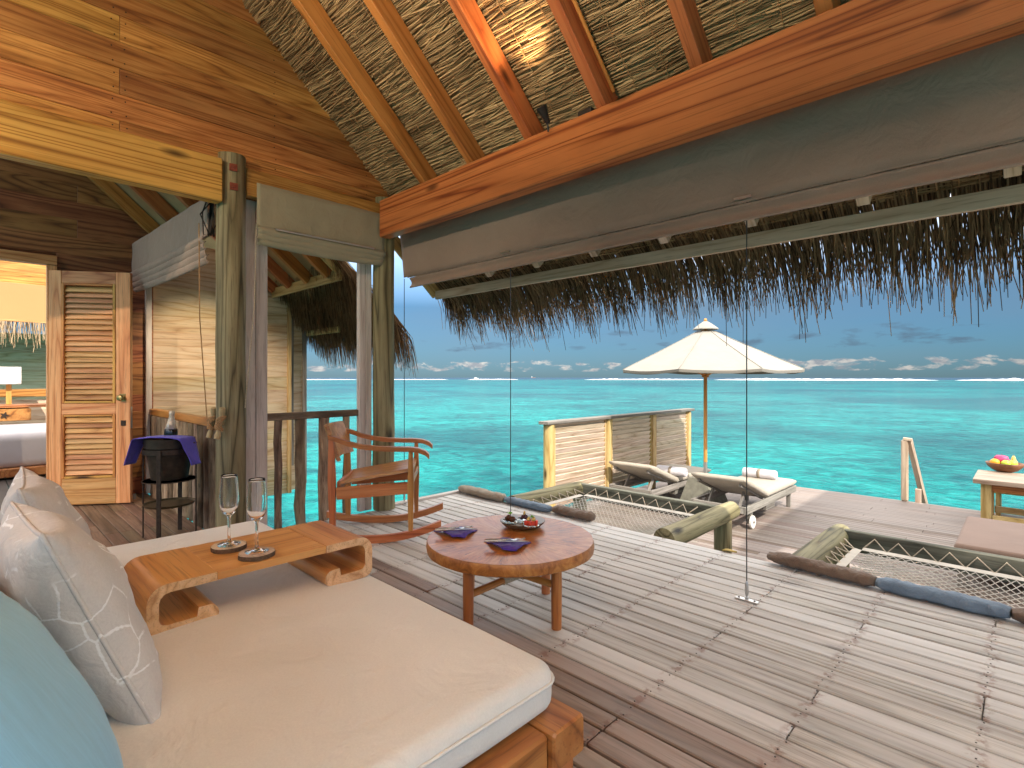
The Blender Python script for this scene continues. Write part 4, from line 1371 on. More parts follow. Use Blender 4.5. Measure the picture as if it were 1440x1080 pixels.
# cord gathered at the blind's end
mobj('loose_cord', straws(14, lambda rg: [Vector((-4.28 + rg.gauss(0, .012), 1.26 + rg.gauss(0, .012), 2.5)), Vector((-4.27 + rg.gauss(0, .025), 1.25 + rg.gauss(0, .025), 2.35)), Vector((-4.27 + rg.gauss(0, .02), 1.25 + rg.gauss(0, .02), 2.2))], 0.006, 0.005, 5), 'nail_dark', rb2)

def cleat(p, n_, label):
    """wooden horn cleat with wound cord"""
    p, n_ = Vector(p), Vector(n_).normalized()
    o = thing('rope_cleat', label, 'cleat', p)
    t_ = Vector((0, 0, 1)).cross(n_).normalized()
    up = (Vector((0, 0, 1)) + t_ * 0.18).normalized()
    pts = [p + up * s + n_ * (0.035 + 0.012 * (s / 0.1) ** 2) for s in (-0.11, -0.085, -0.05, 0, 0.05, 0.085, 0.11)]
    tube('horn', pts, [0.019, 0.021, 0.015, 0.014, 0.015, 0.021, 0.019], 'cleat_wood', o, 10)
    tube('stem', [p - n_ * 0.004, p + n_ * 0.03], 0.014, 'cleat_wood', o, 8)
    coil = []
    for i in range(120):
        a = i / 120 * 2 * math.pi * 7
        coil.append(p + n_ * (0.04 + 0.024 * math.cos(a)) + t_ * (0.026 * math.sin(a)) + up * (0.05 * math.sin(a * 0.5 + i * 0.01)))
    mobj('wound_cord', tube_geo(coil, 0.0055, 5), 'rope_tan', o, None, True)
cleat((-4.085, 1.275, 0.85), (0.75, -0.66, 0), 'wooden cleat wound with cord on the mossy log post')
cleat((-4.30, 1.295, 0.84), (0.6, -0.8, 0), 'wooden cleat wound with cord on the slim upright behind the wine bucket')

# ---------------------------------------------------------------- tension cables
for (u, lab) in [(568.5, 'thin steel guide cable beside the corner log post'), (718, 'thin steel guide cable rising behind the round table'), (1050, 'thin steel guide cable anchored to a plate on the open deck')]:
    p = P(u, 800, y=2.86)
    o = thing('guide_cable', lab, 'cable', (p.x, 2.86, 0))
    tube('wire', [(p.x, 2.86, 0.10), (p.x, 2.86, 2.09)], 0.0032, 'cable_steel', o, 6)
    tube('turnbuckle', [(p.x, 2.86, 0.018), (p.x, 2.86, 0.03), (p.x, 2.86, 0.04), (p.x, 2.86, 0.09), (p.x, 2.86, 0.105)], [0.005, 0.006, 0.010, 0.009, 0.004], 'steel', o, 10)
    pl_ = mobj('floor_plate', box(0.115, 0.034, 0.008, 0.002), 'steel', o, TR(p.x, 2.86, 0.0055, rz=RAD(0)))
    mobj('hook', lathe([(0.010, 0), (0.010, 0.014), (0.0, 0.016)], 10), 'steel', o, TR(p.x, 2.86, 0.008))
    for s in (-0.04, 0.04):
        mobj('screw', lathe([(0.006, 0), (0.005, 0.003), (0, 0.0035)], 8), 'iron', pl_, TR(p.x + s, 2.86, 0.0095))

# ---------------------------------------------------------------- uplights
def uplight(pos, aim, label, power, group=None, col=(1.0, 0.66, 0.34), cone=75):
    o = thing('uplight', label, 'lamp', pos, group=group)
    d = (Vector(aim) - Vector(pos)).normalized()
    M = Matrix.Translation(Vector(pos)) @ d.to_track_quat('Z', 'Y').to_matrix().to_4x4()
    mobj('housing', lathe([(0.010, 0.0), (0.014, 0.004), (0.034, 0.10), (0.036, 0.102), (0.032, 0.100), (0.013, 0.012), (0.0, 0.012)], 20), 'lamp_black', o, M, 'auto')
    mobj('bulb', lathe([(0.0, 0.028), (0.018, 0.032), (0.022, 0.044), (0.018, 0.056), (0.0, 0.060)], 14), 'bulb', o, M, True)
    tube('bracket', [Vector(pos) - Vector((0, 0, 0.05)), Vector(pos) + d * 0.01], 0.006, 'lamp_black', o, 8)
    ld_ = bpy.data.lights.new('uplight_beam', 'SPOT')
    ld_.energy = power
    ld_.color = col
    ld_.spot_size = RAD(cone)
    ld_.spot_blend = 0.75
    ld_.shadow_soft_size = 0.02
    lo = bpy.data.objects.new('lamp_light', ld_)
    COL.objects.link(lo)
    place(lo, Matrix.Translation(Vector(pos) + d * 0.115) @ d.to_track_quat('-Z', 'Y').to_matrix().to_4x4(), o)
    return o
pl0 = P(771, 186, y=2.47)
uplight((pl0.x, 2.47, 2.71), (pl0.x - 0.03, 1.75, 3.62), 'small black cone uplight glowing on the front beam', LAMP_POWER * 0.5)
# fill lamps added outside the frame to brighten the dim room
WARM, SOFT = (1.0, 0.80, 0.56), (0.82, 0.98, 1.16)
for (p_, aim_, lab_, k_, cl_) in [((0.80, 2.47, 2.71), (-0.2, 1.25, 3.95), 'added unseen fill lamp on the front beam above the open deck end', 9, WARM),
                         ((-2.2, -2.12, 2.98), (-6.0, 0.6, 1.2), 'added unseen fill spotlight on the rear wall plate turned towards the entry', 3.0, WARM),
                         ((-2.4, -2.2, 3.0), (-4.1, 1.2, 3.3), 'added unseen fill lamp on the rear wall plate facing the gable planks', 2.0, WARM),
                         ((0.2, -2.2, 3.0), (-0.3, 0.4, 4.9), 'added unseen fill lamp on the rear wall plate above the daybed', 24, SOFT),
                         ((1.4, -2.2, 3.0), (1.2, 0.4, 4.8), 'added unseen fill lamp on the rear wall plate at the far room end', 24, SOFT),
                         ((-1.0, -2.2, 3.0), (-1.5, 1.0, 4.6), 'added unseen fill lamp on the rear wall plate facing the front thatch', 6, WARM),
                         ((-5.3, 1.43, 2.42), (-6.62, 1.95, 0.9), 'added unseen fill lamp under the entry wall plate washing the weatherboards', 0.8, WARM)]:
    uplight(p_, aim_, lab_, LAMP_POWER * k_, col=cl_, cone=42 if 'towards the entry' in lab_ else 75)
rp_ = tag(board('wall_plate', (-4.0, -2.25, 2.86), (5.1, -2.25, 2.86), 0.10, 0.18, 'beam_wood', None), 'timber wall plate along the rear of the room', 'beam')
bx_ = tag(mobj('junction_box', round_box(0.10, 0.05, 0.06, 0.008, 2), 'lamp_black', None, TR(P(825, 160, y=2.6).x, 2.60, 2.74)), 'small grey junction box on top of the front beam', 'box')

# ---------------------------------------------------------------- daybed
BX0, BX1, BY0, BY1, BZ = -2.77, -0.815, -0.42, 1.03, 0.47
db = thing('daybed', 'wide wooden daybed with smooth cream mattress', 'daybed', ((BX0 + BX1) / 2, 0.3, 0))
mt = mobj('mattress', slab_cushion(BX1 - BX0 - 0.015, BY1 - BY0, 0.115, 0.038, 0.022, 0.055, 0.0055, 2.0), 'mattress_cloth', db, TR((BX0 + BX1) / 2 - 0.008, (BY0 + BY1) / 2, BZ - 0.0595), True)
pts = []
x0, x1, y0, y1, rr_ = BX0 - 0.0015, BX1 - 0.0145, BY0 - 0.001, BY1 + 0.001, 0.056
for (cx_, cy_, a0) in [(x1 - rr_, y1 - rr_, 0), (x0 + rr_, y1 - rr_, 90), (x0 + rr_, y0 + rr_, 180), (x1 - rr_, y0 + rr_, 270)]:
    for k in range(7):
        a = RAD(a0 + 15 * k)
        pts.append(Vector((cx_ + rr_ * math.cos(a), cy_ + rr_ * math.sin(a), BZ - 0.040 + 0.002 * noise.noise(Vector((cx_ * 9 + k, cy_ * 9, 0))))))
pts.append(pts[0])
mobj('piping', tube_geo(pts, 0.0042, 6, False), 'mattress_cloth', mt, None, True)
RZ = 0.352
def rail(name, a, b_, w, th):
    return board(name, a, b_, w, th, 'bed_wood', db, c=0.006)
rail('side_rail', (BX0 - 0.03, BY1 - 0.032, RZ - 0.045), (BX1 + 0.035, BY1 - 0.032, RZ - 0.045), 0.115, 0.092)
rail('side_rail', (BX0 - 0.03, BY0 - 0.03, RZ - 0.045), (BX1 + 0.035, BY0 - 0.03, RZ - 0.045), 0.115, 0.092)
for x in (BX1 - 0.035, BX0 + 0.03):
    rail('end_rail', (x, BY0 + 0.03, RZ - 0.048), (x, BY1 - 0.092, RZ - 0.048), 0.11, 0.088)
for x in (BX1 - 0.02, BX0 + 0.03):
    for y in (BY1 - 0.035, BY0 - 0.02):
        board('leg', (x, y, 0.0), (x, y, RZ - 0.094), 0.085, 0.075, 'bed_wood', db, up=(1, 0, 0), c=0.005)
for k in range(9):
    x = BX0 + 0.18 + 0.2 * k
    board('slat', (x, BY0 + 0.04, RZ - 0.012), (x, BY1 - 0.092, RZ - 0.012), 0.12, 0.02, 'bed_wood', db)
board('end_panel', (BX1 - 0.055, BY0 + 0.03, 0.16), (BX1 - 0.055, BY1 - 0.10, 0.16), 0.10, 0.02, 'bed_wood', db, up=(1, 0, 0))
# backrest behind the cushions
for k in range(4):
    board('back_board', (BX0 + 0.03, BY0 + 0.02 - 0.02 * k, 0.53 + 0.12 * k), (BX1 - 0.35, BY0 + 0.02 - 0.02 * k, 0.53 + 0.12 * k), 0.11, 0.03, 'bed_wood', db, up=(0, 1, 0))

def cushion(name, label, loc, w, h, th, rx, rz, mat, seed, ry=0.0, piping=True, wr=0.012, pinch=0.07):
    """upright cushion; bottom edge rests on the mattress"""
    o = thing(name, label, 'cushion', loc, rz)
    M = TR(loc[0], loc[1], loc[2], rz=rz) @ Matrix.Rotation(rx, 4, 'X') @ Matrix.Rotation(ry, 4, 'Y') @ Matrix.Translation((0, 0, h / 2 - 0.012))
    cv = mobj('cover', pillow_geo(w, h, th, 26, seed, pinch, wr), mat, o, M, True)
    if piping:
        mobj('piping', tube_geo(pillow_rim(w, h, pinch), 0.0045, 6, False), mat, cv, M, True)
    return o
cushion('throw_cushion', 'pale grey cushion with white branching print next to the wooden tray', (-1.475, 0.255, BZ + 0.0), 0.46, 0.46, 0.18, RAD(22), RAD(3), 'pillow_grey', 1.0, ry=RAD(-2), wr=0.016, pinch=0.09)
cushion('throw_cushion', 'pale grey branch print cushion tucked behind its near twin', (-2.0, 0.255, BZ), 0.44, 0.46, 0.16, RAD(19), RAD(-4), 'pillow_grey', 5.0, wr=0.016, pinch=0.09)
cushion('throw_cushion', 'large bright sky blue cushion on the daybed', (-1.01, 0.105, BZ), 0.52, 0.49, 0.25, RAD(25), RAD(0), 'pillow_blue', 9.0, piping=False, wr=0.006)
cushion('throw_cushion', 'smaller blue cushion leaning behind the grey cushions', (-2.16, 0.085, BZ), 0.46, 0.46, 0.15, RAD(24), RAD(2), 'pillow_blue', 13.0, piping=False)
cushion('throw_cushion', 'brown cushion wedged between the blue and the grey ones', (-1.48, 0.085, BZ), 0.44, 0.42, 0.14, RAD(26), RAD(0), 'pillow_brown', 17.0, piping=False)

# ---------------------------------------------------------------- scroll tray on the daybed
TX0, TX1, TY0, TY1, TZ = -1.985, -1.665, 0.335, 1.005, BZ + 0.145
tr = thing('scroll_tray', 'low honey wood bed tray with scrolled feet on the daybed', 'tray', ((TX0 + TX1) / 2, 0.67, BZ))
def scroll(y_out, s):
    """C-shaped foot in the y-z plane, extruded along x; s = +1 opens towards +y"""
    th = 0.024
    H_ = TZ - BZ - 0.004
    L_ = 0.175
    out = []
    # outer line from the top flat, round the end, along the foot
    R1 = 0.048
    out.append((0.17, H_))
    for k in range(7):
        a = RAD(90 + 15 * k)
        out.append((R1 + R1 * math.cos(a), H_ - R1 + R1 * math.sin(a)))
    R2 = 0.030
    for k in range(7):
        a = RAD(180 + 15 * k)
        out.append((R2 + R2 * math.cos(a), R2 + R2 * math.sin(a)))
    RF = 0.0275
    for k in range(9):
        a = RAD(-90 + 22.5 * k)
        out.append((L_ - RF + RF * math.cos(a), RF + RF * math.sin(a)))
    out.append((L_ - 0.052, 2 * RF))
    out.append((L_ - 0.056, 0.030))
    Ri = 0.018
    for k in range(4):
        a = RAD(270 - 30 * k)
        out.append((th + 0.004 + Ri + Ri * math.cos(a), 0.030 + Ri + Ri * math.sin(a)))
    for k in range(4):
        a = RAD(180 - 30 * k)
        out.append((th + 0.004 + 0.026 + 0.026 * math.cos(a), H_ - th - 0.026 + 0.026 * math.sin(a)))
    out.append((0.17, H_ - th))
    n = len(out)
    V, F, I = [], [], []
    for x in (TX0, TX1):
        for (q, z) in out:
            V.append(Vector((x, y_out + s * q, BZ + 0.004 + z)))
    F.append(tuple(range(n))); I.append(1)
    F.append(tuple(range(2 * n - 1, n - 1, -1))); I.append(1)
    for k in range(n):
        j = (k + 1) % n
        F.append((k, j, n + j, n + k)); I.append(0)
    return V, F, I
for (yo, s) in ((TY0, 1), (TY1, -1)):
    M = Matrix.Translation(((TX0 + TX1) / 2, yo, BZ)) @ Matrix.Rotation(0, 4, 'Z')
    g = scroll(yo, s)
    g = (xf((g[0], g[1]), M.inverted())[0], g[1], g[2])
    # grain along x on these blocks
    mobj('scroll_foot', g, ('tray_wood', 'tray_end_wood'), tr, M, 'auto')
board('tray_top', ((TX0 + TX1) / 2, TY0 + 0.1715, TZ - 0.0122), ((TX0 + TX1) / 2, TY1 - 0.1715, TZ - 0.0122), TX1 - TX0 - 0.001, 0.0236, 'tray_wood', tr, c=0.0015)

def coaster(p, label, seed):
    o = thing('wood_coaster', label, 'coaster', p)
    rg = random.Random(seed)
    n = 34
    r0 = 0.052
    rad = [r0 * (1 + 0.05 * noise.noise(Vector((math.cos(2 * math.pi * k / n) * 1.5 + seed, math.sin(2 * math.pi * k / n) * 1.5, 0)))) for k in range(n)]
    V = [Vector((rad[k] * math.cos(2 * math.pi * k / n), rad[k] * math.sin(2 * math.pi * k / n), z)) for z in (0.0, 0.0135) for k in range(n)]
    mobj('bark_rim', (V, [(k, (k + 1) % n, n + (k + 1) % n, n + k) for k in range(n)] + [tuple(range(n - 1, -1, -1))]), 'bark_edge', o, TR(*p))
    V2 = [Vector((v.x * 0.985, v.y * 0.985, 0.014)) for v in V[n:]]
    mobj('cut_face', (V2 + [v - Vector((0, 0, 0.006)) for v in V2], [tuple(range(n)), tuple(range(2 * n - 1, n - 1, -1))] + [(k, n + k, n + (k + 1) % n, (k + 1) % n) for k in range(n)]), 'fence_slat', o, TR(*p))
def flute(p, label):
    prof = [(0.0, 0.001), (0.033, 0.0005), (0.034, 0.002), (0.020, 0.004), (0.0075, 0.010), (0.0048, 0.022), (0.0042, 0.05), (0.0045, 0.085),
            (0.0065, 0.093), (0.0175, 0.103), (0.0255, 0.118), (0.0292, 0.138), (0.0295, 0.155), (0.0275, 0.185), (0.0245, 0.218), (0.0238, 0.226),
            (0.0229, 0.226), (0.0236, 0.218), (0.0266, 0.185), (0.0285, 0.155), (0.0280, 0.138), (0.0242, 0.119), (0.0160, 0.107), (0.006, 0.1005), (0.0, 0.0995)]
    o = mobj('champagne_flute', lathe(prof, 36), 'glass', None, TR(*p), True)
    tag(o, label, 'glass')
g1 = P(322, 766, z=TZ + 0.014); g2 = P(361, 776, z=TZ + 0.014)
coaster((g1.x, g1.y, TZ + 0.0006), 'bark edged wood coaster near the far edge of the tray', 3)
coaster((g2.x, g2.y, TZ + 0.0006), 'bark edged wood coaster near the front edge of the tray', 8)
flute((g1.x, g1.y, TZ + 0.0148), 'empty champagne flute standing in front of the mossy log post')
flute((g2.x, g2.y, TZ + 0.0148), 'empty champagne flute on the coaster at the front edge of the tray')

# ---------------------------------------------------------------- round slab table
CT = Vector((-1.875, 1.915, 0))
CR, CZ = 0.415, 0.372
ct = thing('coffee_table', 'round polished tree slab coffee table with roped stretchers', 'table', CT)
n = 96
rim = []
for k in range(n):
    a = 2 * math.pi * k / n
    rim.append(CR * (1 + 0.010 * noise.noise(Vector((math.cos(a) * 1.2, math.sin(a) * 1.2, 2))) + 0.006 * noise.noise(Vector((math.cos(a) * 6, math.sin(a) * 6, 5)))))
V = []
lev = [(0.0, 0.97), (0.006, 0.995), (0.03, 1.005), (0.050, 1.0), (0.0575, 0.992)]
for z, s in lev:
    for k in range(n):
        a = 2 * math.pi * k / n
        V.append(Vector((rim[k] * s * math.cos(a), rim[k] * s * math.sin(a), z - 0.058)))
F = [(i * n + k, i * n + (k + 1) % n, (i + 1) * n + (k + 1) % n, (i + 1) * n + k) for i in range(len(lev) - 1) for k in range(n)]
F.append(tuple(range(n - 1, -1, -1)))
top_ = mobj('slab', (V, F), 'slab_edge', ct, TR(CT.x, CT.y, CZ), 'auto')
V = []
for i in range(1, 15):
    for k in range(n):
        a = 2 * math.pi * k / n
        s = 0.992 * i / 14
        V.append(Vector((rim[k] * s * math.cos(a), rim[k] * s * math.sin(a), 0.0005 + 0.0012 * noise.noise(Vector((s * math.cos(a) * 5, s * math.sin(a) * 5, 1))) * (1 if i < 14 else 0))))
V.append(Vector((0, 0, 0.0005)))
F = [(i * n + k, (i + 1) * n + k, (i + 1) * n + (k + 1) % n, i * n + (k + 1) % n) for i in range(13) for k in range(n)]
F += [(len(V) - 1, k, (k + 1) % n) for k in range(n)]
mobj('polished_top', (V, F), 'slab_top', top_, TR(CT.x, CT.y, CZ), True)
legs = []
for (u, v) in [(783, 884), (656, 865), (664, 837), (768, 836)]:
    p = P(u, v, z=0.0)
    q = Vector((p.x, p.y, 0))
    legs.append(q)
# square the four legs round the slab's centre
base_a = math.atan2(legs[0].y - CT.y, legs[0].x - CT.x)
LP = [Vector((CT.x + 0.29 * math.cos(base_a + k * math.pi / 2), CT.y + 0.29 * math.sin(base_a + k * math.pi / 2), 0)) for k in range(4)]
for q in LP:
    tube('leg', [q, q + Vector((0, 0, 0.16)), q + Vector((0, 0, CZ - 0.059))], [0.0235, 0.0255, 0.025], 'teak', ct, 18)
for i, z_ in ((0, 0.20), (1, 0.165)):
    a, b_ = LP[i] + Vector((0, 0, z_)), LP[i + 2] + Vector((0, 0, z_))
    st_ = tube('stretcher', [a, b_], 0.0175, 'teak', ct, 14)
    m0, m1 = a.lerp(b_, 0.34), a.lerp(b_, 0.60)
    coil = []
    d = (m1 - m0); dn_ = d.normalized(); e1 = dn_.cross(Vector((0, 0, 1))).normalized(); e2 = dn_.cross(e1)
    for k in range(22 * 10):
        t_ = k / (22 * 10 - 1)
        an = t_ * 22 * 2 * math.pi
        coil.append(m0 + d * t_ + e1 * (0.0195 * math.cos(an)) + e2 * (0.0195 * math.sin(an)))
    mobj('rope_wrap', tube_geo(coil, 0.0034, 5), 'rope', st_, None, True)

# place settings
def small_plate(p, r, label, mat='stone_plate'):
    o = mobj('side_plate', lathe([(0.0, 0.0), (r * 0.55, 0.0), (r * 0.98, 0.010), (r, 0.013), (r * 0.96, 0.0135), (r * 0.5, 0.005), (0.0, 0.0045)], 36), mat, None, TR(*p), True)
    return tag(o, label, 'plate')
def napkin(p, rz, label, seed, w=0.15, l=0.23):
    """cloth folded to a triangle, its point and one corner hanging over the plate's rim"""
    g = []
    for i in range(17):
        row = []
        for j in range(25):
            s, t_ = j / 24, i / 16
            # triangle: broad back edge (t=0) narrowing to a blunt point (t=1)
            half = 0.5 * (1 - 0.72 * t_)
            x = (s - 0.5) * 2 * half * l + 0.02 * t_
            y = 0.068 - 0.150 * t_
            d_ = math.hypot(x, y) / 0.068
            z = 0.020 + 0.004 * math.sin(s * 9 + seed) * (1 - t_) + 0.006 * noise.noise(Vector((x * 26 + seed, y * 26, seed)))
            z -= 0.030 * max(0.0, d_ - 0.95) ** 1.1
            row.append(Vector((x, y, max(z, 0.004))))
        g.append(row)
    o = mobj('napkin', thick_sheet(g, 0.003), 'napkin_purple', None, TR(p[0], p[1], p[2], rz=rz), True)
    return tag(o, label, 'napkin')
def cutlery(p, rz, kind, label):
    o = thing(kind, label, kind, p, rz)
    if kind == 'knife':
        tube('handle', [(-0.10, 0, 0), (-0.07, 0, 0.001), (-0.02, 0, 0.001), (0.0, 0, 0)], [0.0065, 0.0075, 0.006, 0.004], 'silver', o, 8, local=True)
        g = []
        for i in range(8):
            t_ = i / 7
            x = 0.0 + 0.11 * t_
            h = 0.0075 * (1 - max(0, t_ - 0.65) ** 2 * 6)
            g.append([Vector((x, -h, 0)), Vector((x, h * 0.5, 0.0012))])
        mobj('blade', thick_sheet(g, 0.0012), 'steel', o, None, local=True)
    else:
        tube('handle', [(-0.10, 0, 0), (-0.06, 0, 0.001), (-0.01, 0, 0.001), (0.02, 0, 0.002)], [0.006, 0.007, 0.004, 0.0035], 'silver', o, 8, local=True)
        g = [[Vector((0.02 + 0.03 * i / 5, (j / 4 - 0.5) * 0.022 * math.sin(0.5 + i * 0.26), 0.002 - 0.004 * math.sin(i / 5 * 3.1))) for j in range(5)] for i in range(6)]
        hd = mobj('fork_head', thick_sheet(g, 0.0015), 'steel', o, None, local=True)
        for j in range(4):
            yy_ = (j / 3 - 0.5) * 0.018
            mobj('tine', tube_geo([(0.049, yy_, 0.002), (0.075, yy_, -0.001), (0.09, yy_, 0.004)], [0.0016, 0.0014, 0.0008], 5), 'steel', hd, world_of(o), True)
    return o
for (u, v, a, tx) in [(640, 752, 48, 'far'), (712, 769, 40, 'near')]:
    p = P(u, v, z=CZ)
    nm = {'far': 'beside the rocking chair side of the table', 'near': 'beside the dessert platter'}[tx]
    small_plate((p.x, p.y, CZ + 0.0012), 0.060, 'small brown side plate under a purple napkin ' + nm)
    napkin((p.x, p.y, CZ + 0.0012), RAD(a), 'folded purple napkin ' + nm, 1.0 if tx == 'far' else 4.0)
    c_ = Vector((p.x, p.y, CZ + 0.032))
    s_ = Vector((math.sin(RAD(a)), -math.cos(RAD(a)), 0)) * 0.016
    cutlery(c_ + s_, RAD(a + 4), 'knife', 'silver knife lying on the purple napkin ' + nm)
    cutlery(c_ + s_ * -0.4, RAD(a + 12), 'fork', 'silver fork lying on the purple napkin ' + nm)
# dessert platter
dp = P(735, 741, z=CZ)
pt_ = thing('dessert_platter', 'dark oval stone platter holding three desserts on the round table', 'platter', (dp.x, dp.y, CZ))
mobj('platter_bowl', lathe([(0.0, 0.0), (0.065, 0.0), (0.10, 0.012), (0.118, 0.030), (0.120, 0.034), (0.0, 0.034)], 40), 'stone_plate', pt_, TR(dp.x, dp.y, CZ + 0.0015), 'auto')
mobj('platter_top', lathe([(0.0, 0.0), (0.116, 0.0), (0.118, 0.002), (0.0, 0.003)], 40), 'slate_top', pt_, TR(dp.x, dp.y, CZ + 0.0355), 'auto')
def dish(x, y, z, label):
    o = mobj('glass_dish', lathe([(0.0, 0.0), (0.030, 0.0), (0.040, 0.004), (0.0415, 0.012), (0.040, 0.012), (0.037, 0.006), (0.0, 0.003)], 28), 'dish_glass', None, TR(x, y, z), True)
    tag(o, label, 'dish')
PZ = CZ + 0.0388
c1_, c2_, c3_ = (P(717, 735, z=PZ), P(737.5, 733, z=PZ), P(747, 740, z=PZ))
dish(c1_.x, c1_.y, PZ, 'small glass dish under the chocolate dessert')
dish(c2_.x, c2_.y, PZ, 'small glass dish under the dark berry dessert')
dish(c3_.x, c3_.y, PZ, 'small glass dish under the red melon dessert')
def mint(o, x, y, z, seed):
    rg = random.Random(seed)
    for k in range(3):
        a = rg.uniform(0, 6.28)
        g = [[Vector((x + math.cos(a) * s * 0.018 - math.sin(a) * w * 0.006 * math.sin(s * 3.0 + 0.1), y + math.sin(a) * s * 0.018 + math.cos(a) * w * 0.006 * math.sin(s * 3.0 + 0.1), z + s * 0.014 - s * s * 0.004)) for w in (-1, 0, 1)] for s in (0, .25, .5, .75, 1)]
        mobj('mint_leaf', thick_sheet(g, 0.0006), 'mint_green', o, None)
o = thing('chocolate_dessert', 'scoops of brown chocolate dessert with mint', 'dessert', (c1_.x, c1_.y, PZ + 0.004))
for k, (dx, dy, dz, r) in enumerate([(-0.012, 0.0, 0.016, 0.018), (0.013, 0.003, 0.015, 0.017), (0.0, -0.008, 0.026, 0.016)]):
    mobj('scoop', blob(r, 1.1, 0.9, 0.9, 8, 0.25, k), 'chocolate', o, TR(c1_.x + dx, c1_.y + dy, PZ + 0.004 + dz, rz=k), True)
mint(o, c1_.x, c1_.y, PZ + 0.044, 3)
o = thing('berry_dessert', 'mound of dark berries with an orange chip', 'dessert', (c2_.x, c2_.y, PZ + 0.004))
rg = random.Random(8)
for k in range(9):
    a = k * 2.4
    r_ = 0.016 * math.sqrt(k / 9)
    mobj('berry', blob(0.009, 1, 1, 1, 6, 0.15, k), 'berry', o, TR(c2_.x + r_ * math.cos(a), c2_.y + r_ * math.sin(a), PZ + 0.013 + 0.018 * (1 - k / 9)), True)
mobj('chip', blob(0.009, 0.5, 1, 1.4, 6, 0.3, 2), 'cream_gold', o, TR(c2_.x, c2_.y, PZ + 0.042), True)
o = thing('melon_dessert', 'red melon cubes topped with golden cream and mint', 'dessert', (c3_.x, c3_.y, PZ + 0.004))
for k in range(4):
    mobj('melon_cube', round_box(0.026, 0.026, 0.026, 0.004, 2), 'melon_red', o, TR(c3_.x + (k % 2 - 0.5) * 0.029, c3_.y + (k // 2 - 0.5) * 0.029, PZ + 0.018, rz=0.15 * k), 'auto')
for k in range(5):
    mobj('cream_dollop', blob(0.009, 1, 1, 0.9, 6, 0.2, k), 'cream_gold', o, TR(c3_.x + 0.018 * math.cos(k * 1.5), c3_.y + 0.018 * math.sin(k * 1.5), PZ + 0.037), True)
mint(o, c3_.x, c3_.y, PZ + 0.044, 7)

# ---------------------------------------------------------------- rocking chair
RC = P(532, 748, z=0.0)
ra_ = YAW + RAD(6)
rc = thing('rocking_chair', 'low teak rocking chair with curved arms beside the corner post', 'chair', (RC.x, RC.y, 0), ra_)
# local: +x is where the sitter looks, +y to the sitter's left (away from the camera)
SW = 0.27
for s in (-1, 1):
    y = s * SW
    pts = []
    for k in range(15):
        t_ = k / 14
        x = -0.44 + 0.92 * t_
        pts.append(Vector((x, y, 0.027 + 0.42 * (x - 0.01) ** 2 * (1.05 if x > 0 else 0.62))))
    V, F = [], []
    for p in pts:
        for (dy, dz) in ((-0.019, -0.026), (0.019, -0.026), (0.019, 0.024), (-0.019, 0.024)):
            V.append(p + Vector((0, dy, dz)))
    for i in range(14):
        for k in range(4):
            F.append((i * 4 + k, i * 4 + (k + 1) % 4, (i + 1) * 4 + (k + 1) % 4, (i + 1) * 4 + k))
    F += [(3, 2, 1, 0), (56, 57, 58, 59)]
    mobj('rocker', (V, F), 'teak', rc, Matrix.Identity(4), 'auto', local=True)
    zb = 0.03 + 0.42 * 0.28 ** 2 * 0.62 + 0.022
    zf = 0.03 + 0.42 * 0.27 ** 2 * 1.05 + 0.022
    def taper(name, a, b_, w0, wm, w1):
        pts = [Vector(a), Vector(a).lerp(Vector(b_), 0.55), Vector(b_)]
        V, F = [], []
        for p, w in zip(pts, (w0, wm, w1)):
            for (dx, dy) in ((-1, -1), (1, -1), (1, 1), (-1, 1)):
                V.append(p + Vector((dx * w / 2, dy * 0.016, 0)))
        for i in range(2):
            for k in range(4):
                F.append((i * 4 + k, i * 4 + (k + 1) % 4, (i + 1) * 4 + (k + 1) % 4, (i + 1) * 4 + k))
        F += [(3, 2, 1, 0), (8, 9, 10, 11)]
        Mz = Matrix.Rotation(RAD(90), 4, 'Y')
        g = xf((V, F), Mz.inverted())
        mobj(name, g, 'teak', rc, Mz, False, local=True)
    taper('back_post', (-0.275, y, zb - 0.004), (-0.285, y, 0.735), 0.036, 0.052, 0.034)
    taper('front_leg', (0.265, y, zf - 0.004), (0.265, y, 0.645), 0.030, 0.046, 0.028)
    board('side_stretcher', (-0.25, y, 0.355), (0.243, y, 0.385), 0.024, 0.085, 'teak', rc, local=True)
    # arm
    V, F = [], []
    arm = [(-0.305, 0.752), (-0.25, 0.735), (-0.17, 0.705), (-0.08, 0.682), (0.04, 0.667), (0.16, 0.662), (0.26, 0.660), (0.32, 0.652), (0.37, 0.632), (0.395, 0.606)]
    for i, (x, z) in enumerate(arm):
        w = 0.022 + 0.012 * (i / 9)
        for (dy, dz) in ((-w, -0.016), (w, -0.016), (w, 0.016), (-w, 0.016)):
            V.append(Vector((x, y + dy, z + dz)))
    for i in range(len(arm) - 1):
        for k in range(4):
            F.append((i * 4 + k, i * 4 + (k + 1) % 4, (i + 1) * 4 + (k + 1) % 4, (i + 1) * 4 + k))
    k = len(V)
    F += [(3, 2, 1, 0), (k - 4, k - 3, k - 2, k - 1)]
    mobj('arm', (V, F), 'teak', rc, Matrix.Identity(4), 'auto', local=True)
board('front_stretcher', (0.27, -SW + 0.02, 0.43), (0.27, SW + 0.05, 0.43), 0.024, 0.05, 'teak', rc, local=True)
board('back_stretcher', (-0.24, -SW + 0.02, 0.405), (-0.24, SW - 0.02, 0.405), 0.024, 0.06, 'teak', rc, local=True)
